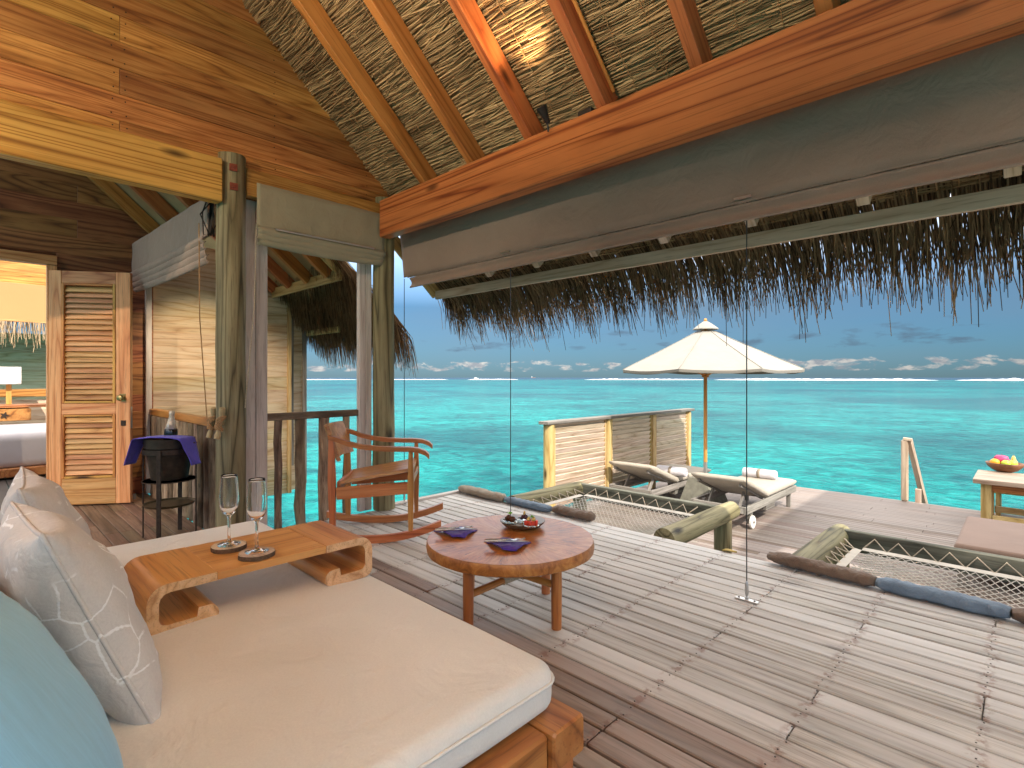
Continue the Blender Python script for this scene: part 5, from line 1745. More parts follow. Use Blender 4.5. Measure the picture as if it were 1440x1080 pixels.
# slung wooden seat
g = []
for i in range(9):
    x = -0.235 + 0.50 * i / 8
    row = []
    for j in range(13):
        q = j / 12 * 2 - 1
        row.append(Vector((x, q * (SW - 0.022), 0.437 + 0.085 * (i / 8) - 0.028 * (1 - q * q))))
    g.append(row)
mobj('seat', thick_sheet(g, 0.022), 'teak', rc, Matrix.Identity(4), 'auto', local=True)
g = []
for i in range(7):
    t_ = i / 6
    row = []
    for j in range(17):
        q = j / 16 * 2 - 1
        row.append(Vector((-0.245 - 0.085 * t_ - 0.055 * (1 - q * q), q * (SW - 0.02), 0.575 + 0.245 * t_)))
    g.append(row)
mobj('backrest', thick_sheet(g, 0.024), 'teak', rc, Matrix.Identity(4), 'auto', local=True)

# ---------------------------------------------------------------- wine stand in the entry
WC = Vector((-4.55, 1.06, 0))
wsd = thing('wine_stand', 'tall rusty iron stand with ring and tray in front of the log railing', 'stand', WC)
def ring_geo(r, z, h, t_, n=40):
    return lathe([(r, z - h / 2), (r + t_, z - h / 2), (r + t_, z + h / 2), (r, z + h / 2), (r, z - h / 2)], n)
mobj('top_ring', ring_geo(0.165, 0.635, 0.035, 0.006), 'iron', wsd, TR(*WC), 'auto')
mobj('wire_ring', ring_geo(0.168, 0.42, 0.006, 0.005), 'iron', wsd, TR(*WC), 'auto')
mobj('shelf', lathe([(0.0, 0.235), (0.155, 0.235), (0.168, 0.252), (0.164, 0.252), (0.152, 0.240), (0.0, 0.240)], 36), 'tray_iron', wsd, TR(*WC), 'auto')
for k in range(4):
    a = RAD(-35) + k * math.pi / 2
    d = Vector((math.cos(a), math.sin(a), 0))
    wl = 0.030 if k in (0, 2) else 0.010
    board('leg', WC + d * 0.177, WC + d * 0.177 + Vector((0, 0, 0.652)), wl, 0.008, 'iron', wsd, up=d, c=0.002)
bk = thing('wine_bucket', 'dark metal wine bucket sitting in the iron stand', 'bucket', WC + Vector((0, 0, 0.42)))
mobj('bucket_body', lathe([(0.0, 0.43), (0.118, 0.43), (0.150, 0.655), (0.160, 0.66), (0.162, 0.725), (0.156, 0.728), (0.150, 0.725), (0.145, 0.66), (0.113, 0.44), (0.0, 0.44)], 40), 'bucket_iron', bk, TR(*WC), 'auto')
for s in (-1, 1):
    a = YAW + (0 if s > 0 else math.pi)
    d = Vector((math.cos(a), math.sin(a), 0))
    e = Vector((-d.y, d.x, 0))
    tube('handle', [WC + d * 0.158 - e * 0.03 + Vector((0, 0, .69)), WC + d * 0.185 - e * .02 + Vector((0, 0, .69)), WC + d * 0.185 + e * .02 + Vector((0, 0, .69)), WC + d * 0.158 + e * 0.03 + Vector((0, 0, .69))], 0.006, 'iron', bk, 8)
bt = thing('wine_bottle', 'dark wine bottle with gold foil neck standing in the bucket', 'bottle', WC + Vector((0.0, 0, 0.44)))
MB_ = TR(WC.x - 0.01, WC.y, 0.60, rx=RAD(-3))
mobj('bottle_glass', lathe([(0.0, 0.0), (0.044, 0.0), (0.045, 0.16), (0.040, 0.19), (0.028, 0.225), (0.0, 0.225)], 28), 'bottle_dark', bt, MB_, True)
fo = mobj('foil', lathe([(0.0405, 0.188), (0.0285, 0.228), (0.020, 0.262), (0.0165, 0.292), (0.0185, 0.296), (0.0185, 0.318), (0.012, 0.325), (0.0, 0.326)], 28), 'foil_gold', bt, MB_, True)
mobj('neck_seal', blob(0.013, 1, 0.35, 1, 6), 'label_paper', fo, MB_ @ Matrix.Translation((0.024, -0.024, 0.215)), True)
# blue cloth over the rim with hanging ends
g = []
axis = Vector((math.cos(YAW), math.sin(YAW), 0))
ex = Vector((-axis.y, axis.x, 0))
for i in range(41):
    s = (i / 40 * 2 - 1)
    row = []
    L_ = abs(s) * 0.40
    for j in range(9):
        w = (j / 8 - 0.5)
        if L_ < 0.165:
            p = axis * (math.copysign(L_, s)) + Vector((0, 0, 0.735 + 0.012 * math.cos(L_ * 9)))
            wd_ = 0.17
        else:
            k = L_ - 0.165
            p = axis * math.copysign(0.172 + 0.30 * k, s) + Vector((0, 0, 0.737 - 0.82 * k))
            wd_ = 0.17 - 0.2 * k
        p = p + ex * (w * wd_ - 0.075) + Vector((0, 0, 0.006 * noise.noise(Vector((s * 6, w * 8, 2))))) + axis * (0.010 * noise.noise(Vector((w * 9, s * 4, 5))))
        row.append(WC + p)
    g.append(row)
tag(mobj('bucket_cloth', thick_sheet(g, 0.004), 'cloth_blue', None, None, True), 'violet blue cloth draped across the wine bucket', 'cloth')
# ================================================================== OUTSIDE
# ---------------------------------------------------------------- net hammocks let into the deck edge
def net_hammock(label, x0, x1, y0, y1, logs, ext):
    o = thing('net_hammock', label, 'hammock', ((x0 + x1) / 2, (y0 + y1) / 2, ZL))
    for x, yx in logs:
        tube('side_log', log_pts((x, y0 + 0.03, -0.035), (x, y1 + yx, -0.035), 7, 0.004, int(x * 10)), [0.088, 0.085, 0.086, 0.084, 0.083, 0.082, 0.078], 'green_log', o, 18, wob=0.03, seed=x)
        for yy in (y1 + 0.02, ):
            tube('post', log_pts((x, yy, ZL), (x, yy, -0.09), 4, 0.002, 3), 0.075, 'green_log', o, 16)
    fb_ = board('far_beam', (x0 - 0.02, y1, -0.045), (x1 + ext, y1, -0.045), 0.055, 0.15, 'dark_beam', o, c=0.006)
    # net
    m = 0.17
    nx0, nx1, ny0, ny1 = x0 + m + 0.02, x1 - m, y0 + 0.06, y1 - m
    def sag(x, y):
        a, b_ = (x - nx0) / (nx1 - nx0), (y - ny0) / (ny1 - ny0)
        return -0.06 - 0.13 * math.sin(max(0, min(1, a)) * math.pi) ** 0.7 * math.sin(max(0, min(1, b_)) * math.pi) ** 0.7
    parts = []
    sp = 0.047
    for sgn in (1, -1):
        c_ = -(ny1 - ny0) if sgn > 0 else 0.0
        lim = (nx1 - nx0) + (0 if sgn > 0 else (ny1 - ny0))
        while c_ < lim:
            pts = []
            for i in range(13):
                y = ny0 + (ny1 - ny0) * i / 12
                x = nx0 + c_ + sgn * (y - ny0)
                if nx0 <= x <= nx1:
                    pts.append(Vector((x, y, sag(x, y))))
            if len(pts) > 1:
                parts.append(tube_geo(pts, 0.0034, 4, False))
            c_ += sp
    nt = mobj('net', join(*parts), 'net_rope', o)
    nt['kind'] = 'stuff'
    # canvas hem
    def hem(pts, w, side):
        g = []
        for p in pts:
            g.append([Vector((p[0], p[1], sag(p[0], p[1]) + 0.004)), Vector((p[0] + side[0] * w, p[1] + side[1] * w, sag(p[0], p[1]) + 0.012))])
        mobj('hem', thick_sheet(g, 0.003), 'hem_cloth', o)
    N = 16
    hem([(nx0 + (nx1 - nx0) * i / N, ny1) for i in range(N + 1)], 0.05, (0, 1))
    hem([(nx0, ny0 + (ny1 - ny0) * i / N) for i in range(N + 1)], 0.05, (-1, 0))
    hem([(nx1, ny0 + (ny1 - ny0) * i / N) for i in range(N + 1)], 0.05, (1, 0))
    # zigzag lacing
    z = []
    k = 0
    x = nx0
    while x < nx1 + 0.02:
        z.append(Vector((x, ny1 + 0.04, -0.055)) if k % 2 == 0 else Vector((x, y1 - 0.03, 0.0)))
        x += 0.052 if k % 2 == 0 else 0.088
        k += 1
    mobj('lacing', tube_geo(z, 0.006, 6), 'rope', o, None, True)
    for (xa, xb) in ([(nx0 - 0.04, x0 + 0.075)] + ([(nx1 + 0.04, x1 - 0.075)] if len(logs) > 1 else [])):
        z = []
        k = 0
        y = ny0
        while y < ny1 + 0.08:
            z.append(Vector((xa, y, -0.055)) if k % 2 == 0 else Vector((xb, y, -0.005)))
            y += 0.05 if k % 2 == 0 else 0.08
            k += 1
        mobj('lacing', tube_geo(z, 0.006, 6), 'rope', o, None, True)
    return o
net_hammock('rope net hammock on log frame in front of the sun loungers', -3.52, -1.95, DY1 + 0.02, 4.66, [(-3.52, 0.02), (-1.95, 0.22)], 0.0)
net_hammock('rope net hammock on log frame in front of the brown cushioned daybed', -1.05, 1.9, DY1 + 0.02, 4.62, [(-1.05, 0.10)], 0.1)

def bolster(label, a, b_, r, mat, seed, flat=0.62):
    a, b_ = Vector(a), Vector(b_)
    o = thing('bolster', label, 'bolster', (a + b_) / 2)
    n = 26
    pts, rad = [], []
    for i in range(n):
        t_ = i / (n - 1)
        e = min(1.0, (t_ + 0.03) / 0.16, (1.03 - t_) / 0.10)
        pts.append(a.lerp(b_, t_) + Vector((0, 0.008 * noise.noise(Vector((t_ * 5 + seed, 0, 0))), 0)))
        rad.append(r * (0.28 + 0.72 * math.sqrt(max(0.0, e))) * (1 + 0.10 * noise.noise(Vector((t_ * 9 + seed, 2, 0)))))
    M, L_ = frame_of(a, b_)
    Mi = M.inverted()
    g = tube_geo([Mi @ p for p in pts], rad, 18, True, flat, (0, 0, 1), 0.30, seed)
    c_ = mobj('cover', g, mat, o, M, True)
    tie = b_ - (b_ - a).normalized() * 0.012
    mobj('tied_end', tube_geo([Mi @ (tie + Vector((0.0, 0.02 * math.cos(k / 12 * 6.28), 0.014 * math.sin(k / 12 * 6.28)))) for k in range(13)], 0.008, 6), mat, c_, M, True)
YB = DY1 - 0.035
def bx(u, v=700): return P(u, v, y=YB).x
bolster('tan bolster lying at the deck corner by the net hammock', (bx(648), YB - 0.0, 0.045), (bx(709), YB, 0.036), 0.062, 'bolster_tan', 1)
bolster('blue-grey bolster between the tan and brown ones at the deck corner', (bx(710), YB + 0.01, 0.032), (bx(774), YB, 0.032), 0.050, 'bolster_blue', 5)
bolster('brown bolster at the net edge near the round table', (bx(776), YB + 0.03, 0.036), (bx(831), YB + 0.03, 0.036), 0.058, 'bolster_brown', 9)
bolster('long brown bolster beside the log at the open deck edge', (bx(1080), YB + 0.02, 0.045), (bx(1231), YB, 0.036), 0.058, 'bolster_brown', 13)
bolster('pale blue bolster laid end to end with brown ones at the deck edge', (bx(1233), YB, 0.036), (bx(1421), YB - 0.02, 0.036), 0.058, 'bolster_blue', 17)
bolster('brown bolster following the pale blue one on the deck edge', (bx(1423), YB - 0.02, 0.036), (bx(1423) + 0.5, YB - 0.02, 0.036), 0.058, 'bolster_brown', 21)

# ---------------------------------------------------------------- privacy fence of louvres
FX = -4.65
fn = thing('louvre_fence', 'louvred timber privacy screen with capped top along the sun deck', 'fence', (FX, 7.4, ZL))
fy = [P(u, 600, x=FX).y for u in (772, 854, 917, 967)]
FT = 0.585
for i, y in enumerate(fy):
    if i == 0:
        tube('post', log_pts((FX, y, ZL), (FX, y, FT - 0.045), 5, 0.003, i), 0.075, 'yellow_pine', fn, 18)
    else:
        board('post', (FX, y, ZL), (FX, y, FT - 0.045), 0.10, 0.10, 'yellow_pine', fn, up=(1, 0, 0), c=0.012)
board('cap', (FX, fy[0] - 0.12, FT - 0.022), (FX, fy[3] + 0.12, FT - 0.022), 0.17, 0.042, 'grey_wood', fn, c=0.005)
for a, b_ in zip(fy, fy[1:]):
    ya, yb = a + 0.085, b_ - 0.06
    board('side_frame', (FX, ya + 0.012, ZL + 0.1), (FX, ya + 0.012, FT - 0.046), 0.024, 0.05, 'yellow_pine', fn, up=(1, 0, 0))
    board('side_frame', (FX, yb - 0.012, ZL + 0.1), (FX, yb - 0.012, FT - 0.046), 0.024, 0.05, 'yellow_pine', fn, up=(1, 0, 0))
    board('backing_rail', (FX - 0.02, ya + 0.03, FT - 0.07), (FX - 0.02, yb - 0.03, FT - 0.07), 0.04, 0.03, 'fence_slat', fn, up=(1, 0, 0))
    z_ = ZL + 0.12
    while z_ < FT - 0.10:
        board('louvre_slat', (FX, ya + 0.026, z_ + 0.035), (FX, yb - 0.026, z_ + 0.035), 0.092, 0.014, 'fence_slat', fn, up=(1, 0, 0), roll=RAD(24))
        z_ += 0.072

# ---------------------------------------------------------------- sun loungers
def make_lounger(label):
    """local frame: x across (0.74 wide, left edge 0), y from head (0) to foot (1.92), z from the deck"""
    o = thing('sun_lounger', label, 'sun lounger', (0, 0, 0))
    W, LL, ZF = 0.72, 1.92, 0.30
    for x in (0.02, W - 0.02):
        board('side_rail', (x, 0, ZF - 0.045), (x, LL, ZF - 0.045), 0.035, 0.09, 'grey_wood', o)
    board('head_rail', (0.04, 0.02, ZF - 0.045), (W - 0.04, 0.02, ZF - 0.045), 0.035, 0.085, 'grey_wood', o)
    board('foot_rail', (0.04, LL - 0.02, ZF - 0.045), (W - 0.04, LL - 0.02, ZF - 0.045), 0.035, 0.085, 'grey_wood', o)
    for x in (0.06, W - 0.06):
        board('leg', (x, LL - 0.16, 0), (x, LL - 0.16, ZF - 0.02), 0.055, 0.045, 'grey_wood', o, up=(0, 1, 0))
        board('leg', (x, 0.26, 0.05), (x, 0.26, ZF - 0.02), 0.075, 0.045, 'grey_wood', o, up=(1, 0, 0))
        s = -1 if x < W / 2 else 1
        wh = mobj('wheel', lathe([(0.0, -0.016), (0.075, -0.016), (0.082, -0.010), (0.082, 0.010), (0.075, 0.016), (0.0, 0.016)], 26), 'wheel_white', o, TR(x + s * 0.045, 0.22, 0.082, ry=RAD(90)), 'auto')
        mobj('hub', lathe([(0.014, 0.0), (0.014, 0.006), (0.0, 0.008)], 12), 'iron', wh, TR(x + s * 0.061, 0.22, 0.082, ry=RAD(90 * s)))
    for k in range(7):
        y = 0.84 + 0.165 * k
        board('slat', (0.04, y, ZF - 0.01), (W - 0.04, y, ZF - 0.01), 0.09, 0.018, 'grey_wood', o)
    # raised back
    P0 = Vector((0, 0.76, ZF - 0.005))
    an = RAD(20)
    dv = Vector((0, -math.cos(an), math.sin(an)))
    nv = Vector((0, math.sin(an), math.cos(an)))
    def bp(x, s, h=0.0): return Vector((x, 0, 0)) + P0 + dv * s + nv * h
    for x in (0.09, W - 0.09):
        board('back_rail', bp(x, 0), bp(x, 0.78), 0.035, 0.05, 'grey_wood', o, up=nv)
    for k in range(6):
        board('back_slat', bp(0.075, 0.06 + 0.135 * k, 0.03), bp(W - 0.075, 0.06 + 0.135 * k, 0.03), 0.10, 0.014, 'grey_wood', o, up=nv)
    for x in (0.16, W - 0.16):
        board('prop', bp(x, 0.45, -0.03), Vector((x, 0.16, ZF - 0.08)), 0.025, 0.045, 'grey_wood', o)
    board('prop_bar', (0.05, 0.16, ZF - 0.085), (W - 0.05, 0.16, ZF - 0.085), 0.03, 0.03, 'grey_wood', o)
    board('tray_shelf', (W - 0.07, 0.72, ZF - 0.12), (W - 0.07, 1.05, ZF - 0.12), 0.10, 0.09, 'grey_wood', o)
    # long cushion, bent over the hinge
    g = []
    prof = []
    for k in range(11):
        s = 0.84 - 0.084 * k
        prof.append((P0 + dv * s, nv, s))
    for k in range(1, 17):
        prof.append((P0 + Vector((0, 1.19 * k / 16, 0)), Vector((0, 0, 1)), -1.19 * k / 16))
    V, F = [], []
    sec = []
    for k in range(20):
        a = 2 * math.pi * k / 20
        cx = abs(math.cos(a)) ** 0.28 * (1 if math.cos(a) > 0 else -1)
        cz = abs(math.sin(a)) ** 0.62 * (1 if math.sin(a) > 0 else -1)
        sec.append((cx, cz))
    m = len(prof)
    for i, (p, n_, s) in enumerate(prof):
        e = min(1.0, 0.45 + (i / 1.6) ** 0.6 * 0.55, 0.45 + ((m - 1 - i) / 1.6) ** 0.6 * 0.55)
        for (cx, cz) in sec:
            w = (W / 2 - 0.0) * (0.97 + 0.03 * e)
            h = 0.052 * e * (1 + 0.16 * noise.noise(Vector((cx * 2, s * 5, 1))) + 0.10 * noise.noise(Vector((cx * 5, s * 11, 4))))
            V.append(Vector((W / 2 + cx * w, p.y, p.z)) + n_ * (0.055 + cz * h))
    for i in range(m - 1):
        for k in range(20):
            F.append((i * 20 + k, i * 20 + (k + 1) % 20, (i + 1) * 20 + (k + 1) % 20, (i + 1) * 20 + k))
    F.append(tuple(range(19, -1, -1)))
    F.append(tuple((m - 1) * 20 + k for k in range(20)))
    cu_ = mobj('cushion', (V, F), 'lounger_cloth', o, None, True)
    board('tie_strap', (0.0, 0.86, ZF + 0.06), (0.0, 0.86, ZF - 0.02), 0.05, 0.006, 'lounger_cloth', cu_, up=(1, 0, 0))
    return o
lg = make_lounger('weathered grey sun lounger with cream cushion beside the louvred fence')
place_m = TR(-4.52, 6.72, ZL)
lg2 = copy_tree(lg, TR(-3.20, 6.66, ZL))
lg2['label'] = 'weathered grey sun lounger with cream cushion facing the open sun deck'
lg.matrix_basis = place_m
WM[lg.name] = place_m
for q in (lg, lg2): q['group'] = 'sun loungers under the parasol'
def towel(p, rz, label, twist):
    o = thing('rolled_towel', label, 'towel', p, rz, 'rolled towels')
    L_, R_ = 0.46, 0.075
    V, F = [], []
    n, m = 26, 11
    rings_ = [(-L_ / 2, 0.90), (-L_ / 2 + 0.012, 1.0)] + [(-L_ / 2 + L_ * k / 8, 1 + 0.02 * ((k * 7) % 3 - 1)) for k in range(1, 8)] + [(L_ / 2 - 0.012, 1.0), (L_ / 2, 0.90)]
    for (x, s) in rings_:
        for k in range(n):
            a = 2 * math.pi * k / n
            V.append(Vector((x, R_ * s * math.cos(a), R_ * s * 0.92 * math.sin(a) + R_ * 0.92)))
    for i in range(len(rings_) - 1):
        for k in range(n):
            F.append((i * n + k, i * n + (k + 1) % n, (i + 1) * n + (k + 1) % n, (i + 1) * n + k))
    F.append(tuple(range(n - 1, -1, -1))); F.append(tuple((len(rings_) - 1) * n + k for k in range(n)))
    r = mobj('roll', (V, F), 'towel_white', o, None, 'auto', local=True)
    sp = []
    for k in range(70):
        a = k / 70 * 2 * math.pi * 3.2
        q = 0.006 + (R_ * 0.86 - 0.006) * k / 70
        sp.append(Vector((L_ / 2 + 0.002, q * math.cos(a), R_ * 0.92 + q * 0.92 * math.sin(a))))
    mobj('spiral_edge', tube_geo(sp, 0.005, 5), 'towel_white', r, world_of(o), True)
    bn = [Vector((0, (R_ + 0.002) * math.cos(2 * math.pi * k / 30), R_ * 0.92 + (R_ * 0.92 + 0.002) * math.sin(2 * math.pi * k / 30))) for k in range(31)]
    g = [[p_ - Vector((0.022, 0, 0)), p_ + Vector((0.022, 0, 0))] for p_ in bn]
    mobj('band', thick_sheet(g, 0.002), 'bolster_tan', o, None, True, local=True)
t1 = P(944, 668, z=ZL + 0.40); t2 = P(1068, 672, z=ZL + 0.40)
towel((t1.x, t1.y, ZL + 0.395), RAD(2), 'rolled white towel on the lounger beside the louvred fence', 0)
towel((t2.x, t2.y, ZL + 0.395), RAD(2), 'rolled white towel on the lounger facing the open sun deck', 1)

# ---------------------------------------------------------------- parasol
UP = P(992, 640, x=-3.46)
UX, UY = UP.x, UP.y
um = thing('parasol', 'cream market parasol with wooden pole between the sun loungers', 'parasol', (UX, UY, ZL))
ED, AP, UR = 1.285, 1.93, 1.30
tube('pole', [(UX, UY, ZL + 0.62), (UX, UY, AP + 0.05)], 0.026, 'umbrella_wood', um, 16)
tube('lower_pole', [(UX, UY, ZL + 0.08), (UX, UY, ZL + 0.64)], 0.028, 'steel', um, 16)
g = []
NR = 8
a_off = RAD(10)
NSUB = 6
V, F = [], []
for i in range(9):
    t_ = 0.09 + 0.91 * i / 8
    for k in range(NR * NSUB):
        q = k / NSUB
        k0 = math.floor(q); f_ = q - k0
        a0 = a_off + 2 * math.pi * k0 / NR
        a1 = a_off + 2 * math.pi * (k0 + 1) / NR
        p0 = Vector((math.cos(a0), math.sin(a0), 0)); p1 = Vector((math.cos(a1), math.sin(a1), 0))
        p = p0.lerp(p1, f_) * (UR * t_)
        sag_ = 0.05 * math.sin(f_ * math.pi) * t_ * (0.4 + 0.6 * t_)
        z = AP - (AP - ED) * t_ ** 0.93 - sag_ * 0.5 + 0.008 * noise.noise(Vector((p.x * 3, p.y * 3, 0)))
        V.append(Vector((p.x * (1 - sag_ * 0.25), p.y * (1 - sag_ * 0.25), z)))
n = NR * NSUB
for i in range(8):
    for k in range(n):
        F.append((i * n + k, i * n + (k + 1) % n, (i + 1) * n + (k + 1) % n, (i + 1) * n + k))
# short valance
for k in range(n):
    b0 = V[8 * n + k]
    V.append(Vector((b0.x * 0.995, b0.y * 0.995, b0.z - 0.035)))
for k in range(n):
    F.append((8 * n + k, 8 * n + (k + 1) % n, 9 * n + (k + 1) % n, 9 * n + k))
V2 = [Vector((v.x * 0.998, v.y * 0.998, v.z - 0.004)) for v in V]
kk = len(V)
F2 = [tuple(reversed([i + kk for i in f])) for f in F]
F2 += [(9 * n + k, 9 * n + (k + 1) % n, kk + 9 * n + (k + 1) % n, kk + 9 * n + k) for k in range(n)]
cn = mobj('canopy', (V + V2, F + F2), 'canopy_cloth', um, TR(UX, UY, 0), 'auto')
for k in range(NR):
    a = a_off + 2 * math.pi * k / NR
    d = Vector((math.cos(a), math.sin(a), 0))
    board('rib', (UX + d.x * 0.04, UY + d.y * 0.04, AP - 0.06), (UX + d.x * UR * 0.985, UY + d.y * UR * 0.985, ED - 0.012), 0.014, 0.018, 'umbrella_wood', um)
    m0 = Vector((UX, UY, 0)) + d * UR * 0.5 + Vector((0, 0, AP - (AP - ED) * 0.5 - 0.05))
    board('strut', (UX + d.x * 0.04, UY + d.y * 0.04, ED - 0.08), m0, 0.012, 0.016, 'umbrella_wood', um)
    sp = [Vector((UX + d.x * UR * t_, UY + d.y * UR * t_, AP - (AP - ED) * t_ ** 0.93 + 0.004)) for t_ in (0.1, 0.3, 0.5, 0.7, 0.9, 1.0)]
    mobj('seam', tube_geo(sp, 0.004, 5), 'canopy_cloth', cn, None, True)
mobj('vent_cap', lathe([(0.0, 0.06), (0.03, 0.055), (0.10, 0.01), (0.185, -0.055), (0.188, -0.068), (0.18, -0.066), (0.095, -0.004), (0.0, 0.04)], 8), 'canopy_cloth', um, TR(UX, UY, AP + 0.02, rz=a_off), 'auto')
mobj('finial', lathe([(0.0, 0.0), (0.02, 0.0), (0.026, 0.02), (0.016, 0.045), (0.0, 0.05)], 14), 'umbrella_wood', um, TR(UX, UY, AP + 0.07), True)
mobj('hub', lathe([(0.028, 0.0), (0.05, 0.0), (0.05, 0.05), (0.028, 0.05)], 16), 'umbrella_wood', um, TR(UX, UY, ED - 0.11), 'auto')
cb = P(985, 700, z=ZL + 0.2)
V = [Vector((sx * w, sy * l, z)) for (z, w, l) in ((0.0, 0.26, 0.30), (0.42, 0.14, 0.20)) for (sx, sy) in ((-1, -1), (1, -1), (1, 1), (-1, 1))]
mobj('base_block', (V, [(3, 2, 1, 0), (4, 5, 6, 7), (0, 1, 5, 4), (1, 2, 6, 5), (2, 3, 7, 6), (3, 0, 4, 7)]), 'concrete', um, TR(UX - 0.02, UY - 0.02, ZL + 0.001))

# ---------------------------------------------------------------- sea ladder handrail
hr = thing('ladder_handrail', 'short pale timber handrail at the sea ladder on the deck edge', 'handrail', (-1.5, LY1, ZL))
h0 = P(1275, 702, z=ZL)
hx, hy = h0.x, min(h0.y, LY1 - 0.06)
board('post', (hx, hy, ZL), (hx, hy, ZL + 0.94), 0.09, 0.075, 'table_grey', hr, up=(0, 1, 0), c=0.02)
board('sloping_rail', (hx + 0.05, hy + 0.02, ZL + 0.95), (hx + 0.20, hy + 0.42, ZL - 0.10), 0.07, 0.06, 'table_grey', hr)
board('short_post', (hx + 0.16, hy + 0.05, ZL - 0.05), (hx + 0.16, hy + 0.05, ZL + 0.20), 0.07, 0.07, 'table_grey', hr)
board('grip', (hx - 0.02, hy, ZL + 0.955), (hx + 0.09, hy + 0.01, ZL + 0.945), 0.085, 0.04, 'table_grey', hr)

# ---------------------------------------------------------------- dining table, fruit bowl, daybed
TZ2 = -0.09
c_n = P(1368, 675, z=TZ2 - 0.02)
TBX, TBY = c_n.x, c_n.y
ot = thing('outdoor_table', 'weathered outdoor dining table with the fruit bowl on it', 'table', (TBX + 0.8, TBY + 0.55, ZL))
for k in range(3):
    board('top_plank', (TBX, TBY + 0.15 + 0.30 * k, TZ2 - 0.03), (TBX + 1.7, TBY + 0.15 + 0.30 * k, TZ2 - 0.03), 0.298, 0.06, 'table_grey', ot, c=0.006)
mobj('glass_inset', box(0.9, 0.5, 0.005), 'tint_glass', ot, TR(TBX + 0.95, TBY + 0.45, TZ2 + 0.0035))
for x in (TBX + 0.12, TBX + 1.58):
    for y in (TBY + 0.12, TBY + 0.78):
        board('leg', (x, y, ZL), (x, y, TZ2 - 0.061), 0.10, 0.10, 'yellow_pine', ot, up=(1, 0, 0))
for y in (TBY + 0.12, TBY + 0.78):
    board('apron', (TBX + 0.175, y, TZ2 - 0.11), (TBX + 1.525, y, TZ2 - 0.11), 0.03, 0.09, 'beam_wood', ot)
    board('stretcher', (TBX + 0.175, y, ZL + 0.14), (TBX + 1.525, y, ZL + 0.14), 0.05, 0.08, 'yellow_pine', ot)
bn_ = thing('outdoor_bench', 'low brown cushioned bench behind the outdoor dining table', 'bench', (TBX + 0.9, TBY + 1.25, ZL))
mobj('seat_cushion', round_box(1.5, 0.5, 0.12, 0.04, 4), 'outdoor_cushion', bn_, TR(TBX + 0.95, TBY + 1.22, ZL + 0.42), True)
board('seat_board', (TBX + 0.15, TBY + 1.22, ZL + 0.34), (TBX + 1.75, TBY + 1.22, ZL + 0.34), 0.5, 0.04, 'yellow_pine', bn_)
for x in (TBX + 0.2, TBX + 1.7):
    board('leg', (x, TBY + 1.22, ZL), (x, TBY + 1.22, ZL + 0.32), 0.42, 0.05, 'yellow_pine', bn_, up=(1, 0, 0))
bp_ = P(1413, 663, z=TZ2)
BWL = Vector((bp_.x, bp_.y, TZ2 + 0.0008))
tag(mobj('fruit_bowl', lathe([(0.0, 0.0), (0.09, 0.0), (0.13, 0.02), (0.18, 0.07), (0.198, 0.115), (0.19, 0.117), (0.172, 0.075), (0.12, 0.03), (0.0, 0.02)], 40), 'bowl_wood', None, TR(*BWL), True), 'shallow wooden fruit bowl on the outdoor table', 'bowl')
def fruit(name, label, ang, r, z, geo, mat):
    d = RT * (r * math.cos(ang)) + FW * (r * math.sin(ang))
    o = thing(name, label, 'fruit', (BWL.x + d.x, BWL.y + d.y, BWL.z + z))
    mobj('flesh', geo, mat, o, TR(BWL.x + d.x, BWL.y + d.y, BWL.z + z), True)
    tube('stalk', [Vector((BWL.x + d.x, BWL.y + d.y, BWL.z + z)) + Vector((0, 0, geo[0][0].z - 0.006)), Vector((BWL.x + d.x + 0.004, BWL.y + d.y, BWL.z + z + geo[0][0].z + 0.014))], 0.003, 'bowl_wood', o, 6)
fruit('orange', 'orange at the rim of the fruit bowl', RAD(175), 0.125, 0.118, blob(0.055, 1, 1, 0.95, 10, 0.04, 1), 'fruit_orange')
fruit('apple', 'green apple next to the orange in the fruit bowl', RAD(235), 0.085, 0.115, blob(0.052, 1, 1, 0.92, 10, 0.06, 2), 'fruit_green')
fruit('apple', 'green apple next to the yellow pear in the fruit bowl', RAD(305), 0.075, 0.112, blob(0.050, 1, 1, 0.92, 10, 0.06, 3), 'fruit_green')
fruit('dragon_fruit', 'pink dragon fruit on top of the fruit bowl', RAD(100), 0.04, 0.160, blob(0.062, 1.25, 0.9, 0.85, 10, 0.3, 4), 'fruit_pink')
pear = lathe([(0.0, 0.085), (0.012, 0.082), (0.020, 0.06), (0.026, 0.035), (0.042, 0.0), (0.047, -0.025), (0.040, -0.048), (0.018, -0.058), (0.0, -0.058)], 20)
fruit('pear', 'yellow pear standing in the fruit bowl', RAD(0), 0.118, 0.125, pear, 'fruit_yellow')
fruit('mango', 'yellow-orange mango behind the apples in the fruit bowl', RAD(60), 0.10, 0.12, blob(0.052, 1.2, 0.9, 0.9, 10, 0.1, 6), 'fruit_yellow')

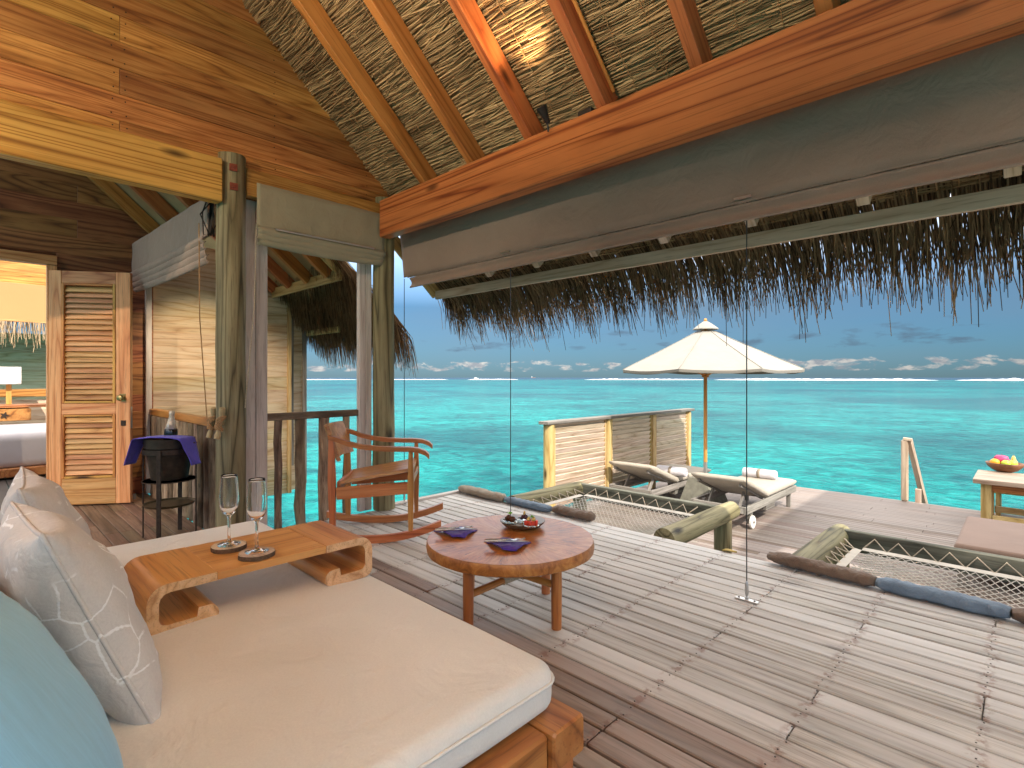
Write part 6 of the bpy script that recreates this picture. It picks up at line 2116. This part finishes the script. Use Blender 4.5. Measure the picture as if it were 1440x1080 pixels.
cz = -0.33
k0, k1 = P(1341, 773, z=cz - 0.06), P(1363, 725, z=cz)
ob = thing('outdoor_daybed', 'outdoor daybed with smooth brown mattress behind the net hammock', 'daybed', (k0.x + 0.8, (k0.y + k1.y) / 2, ZL))
cw, cl = 1.7, k1.y - k0.y
mobj('mattress', slab_cushion(cw, cl, 0.13, 0.035, 0.01, 0.05, 0.004, 5.0), 'outdoor_cushion', ob, TR(k0.x + cw / 2, (k0.y + k1.y) / 2, cz - 0.065), True)
for x in (k0.x + 0.04, k0.x + cw - 0.04):
    board('side_rail', (x, k0.y + 0.02, cz - 0.17), (x, k1.y - 0.02, cz - 0.17), 0.05, 0.08, 'grey_wood', ob)
for y in (k0.y + 0.05, k1.y - 0.05):
    board('end_rail', (k0.x + 0.07, y, cz - 0.172), (k0.x + cw - 0.07, y, cz - 0.172), 0.05, 0.07, 'grey_wood', ob)
    for x in (k0.x + 0.06, k0.x + cw - 0.06):
        board('leg', (x, y, ZL), (x, y, cz - 0.212), 0.07, 0.07, 'grey_wood', ob)

# a fallen leaf on the deck edge
lf = P(1026, 776, z=0.004)
g = [[Vector((s * 0.09 - 0.045, w * 0.022 * math.sin(s * 3.0 + 0.07), 0.004 + 0.010 * abs(w) + 0.004 * math.sin(s * 5))) for w in (-1, -0.5, 0, 0.5, 1)] for s in [k / 8 for k in range(9)]]
tag(mobj('fallen_leaf', thick_sheet(g, 0.0008), 'leaf_yellow', None, TR(lf.x, lf.y, 0.001, rz=0.5), True), 'small dry yellow leaf on the deck edge near the hammock log', 'leaf')

# ---------------------------------------------------------------- boats on the horizon
def far_pt(u, dist):
    t_ = (u - 720) / 750
    d = Vector((FW.x + t_ * RT.x, FW.y + t_ * RT.y, 0)).normalized()
    return d * dist
b0 = far_pt(669, 1500)
bo = thing('motor_yacht', 'tiny white boat on the horizon line', 'boat', (b0.x, b0.y, ZW), YAW)
mobj('hull', ([Vector((x, y, z)) for (x, w, z) in ((-5, 1.4, 0), (4, 1.4, 0), (6.5, 0.05, 0), (-5.2, 1.9, 1.8), (4.2, 1.9, 1.9), (7.5, 0.05, 2.3)) for y in (-w, w)],
              [(0, 1, 3, 2), (2, 3, 5, 4), (6, 8, 9, 7), (8, 10, 11, 9), (0, 2, 8, 6), (2, 4, 10, 8), (1, 7, 9, 3), (3, 9, 11, 5), (0, 6, 7, 1), (4, 5, 11, 10)]), 'boat_white', bo, local=True)
mobj('cabin', box(5.0, 2.6, 1.9, 0.3), 'boat_white', bo, TR(-0.5, 0, 2.8), local=True)
b0 = far_pt(750, 6000)
bo = thing('cargo_ship', 'tiny dull red ship far out on the horizon', 'ship', (b0.x, b0.y, ZW), YAW)
mobj('hull', ([Vector((x, y, z)) for (x, w, z) in ((-22, 4, 0), (20, 4, 0), (26, 0.3, 0), (-24, 5, 7), (22, 5, 7), (29, 0.3, 9)) for y in (-w, w)],
              [(0, 1, 3, 2), (2, 3, 5, 4), (6, 8, 9, 7), (8, 10, 11, 9), (0, 2, 8, 6), (2, 4, 10, 8), (1, 7, 9, 3), (3, 9, 11, 5), (0, 6, 7, 1), (4, 5, 11, 10)]), 'ship_grey', bo, local=True)
mobj('deckhouse', box(8, 8, 8, 0.3), 'boat_white', bo, TR(-16, 0, 10.5), local=True)

# ---------------------------------------------------------------- stand-in wing added right of the frame to shade the lower deck
vw = thing('shade_wing', 'added unseen thatched block shading the sun deck', 'shade blocker', (4.6, 6.4, ZL))
for k in range(25):
    board('plank', (3.3, 4.1, ZL + 0.08 + 0.166 * k), (3.3, 7.1, ZL + 0.08 + 0.166 * k), 0.166, 0.02, 'pine_siding', vw, up=(1, 0, 0), roll=RAD(2))
for sgn in (-1, 1):
    pts = []
    for y in (3.75, 7.4):
        for (x, z) in ((3.9, 5.6), (3.9 + sgn * 2.0, 3.3)):
            pts += [Vector((x, y, z)), Vector((x, y, z + 0.28))]
    mobj('roof_slope', (pts, [(0, 1, 3, 2), (4, 6, 7, 5), (0, 4, 5, 1), (2, 3, 7, 6), (0, 2, 6, 4), (1, 5, 7, 3)]), 'wing_straw', vw)
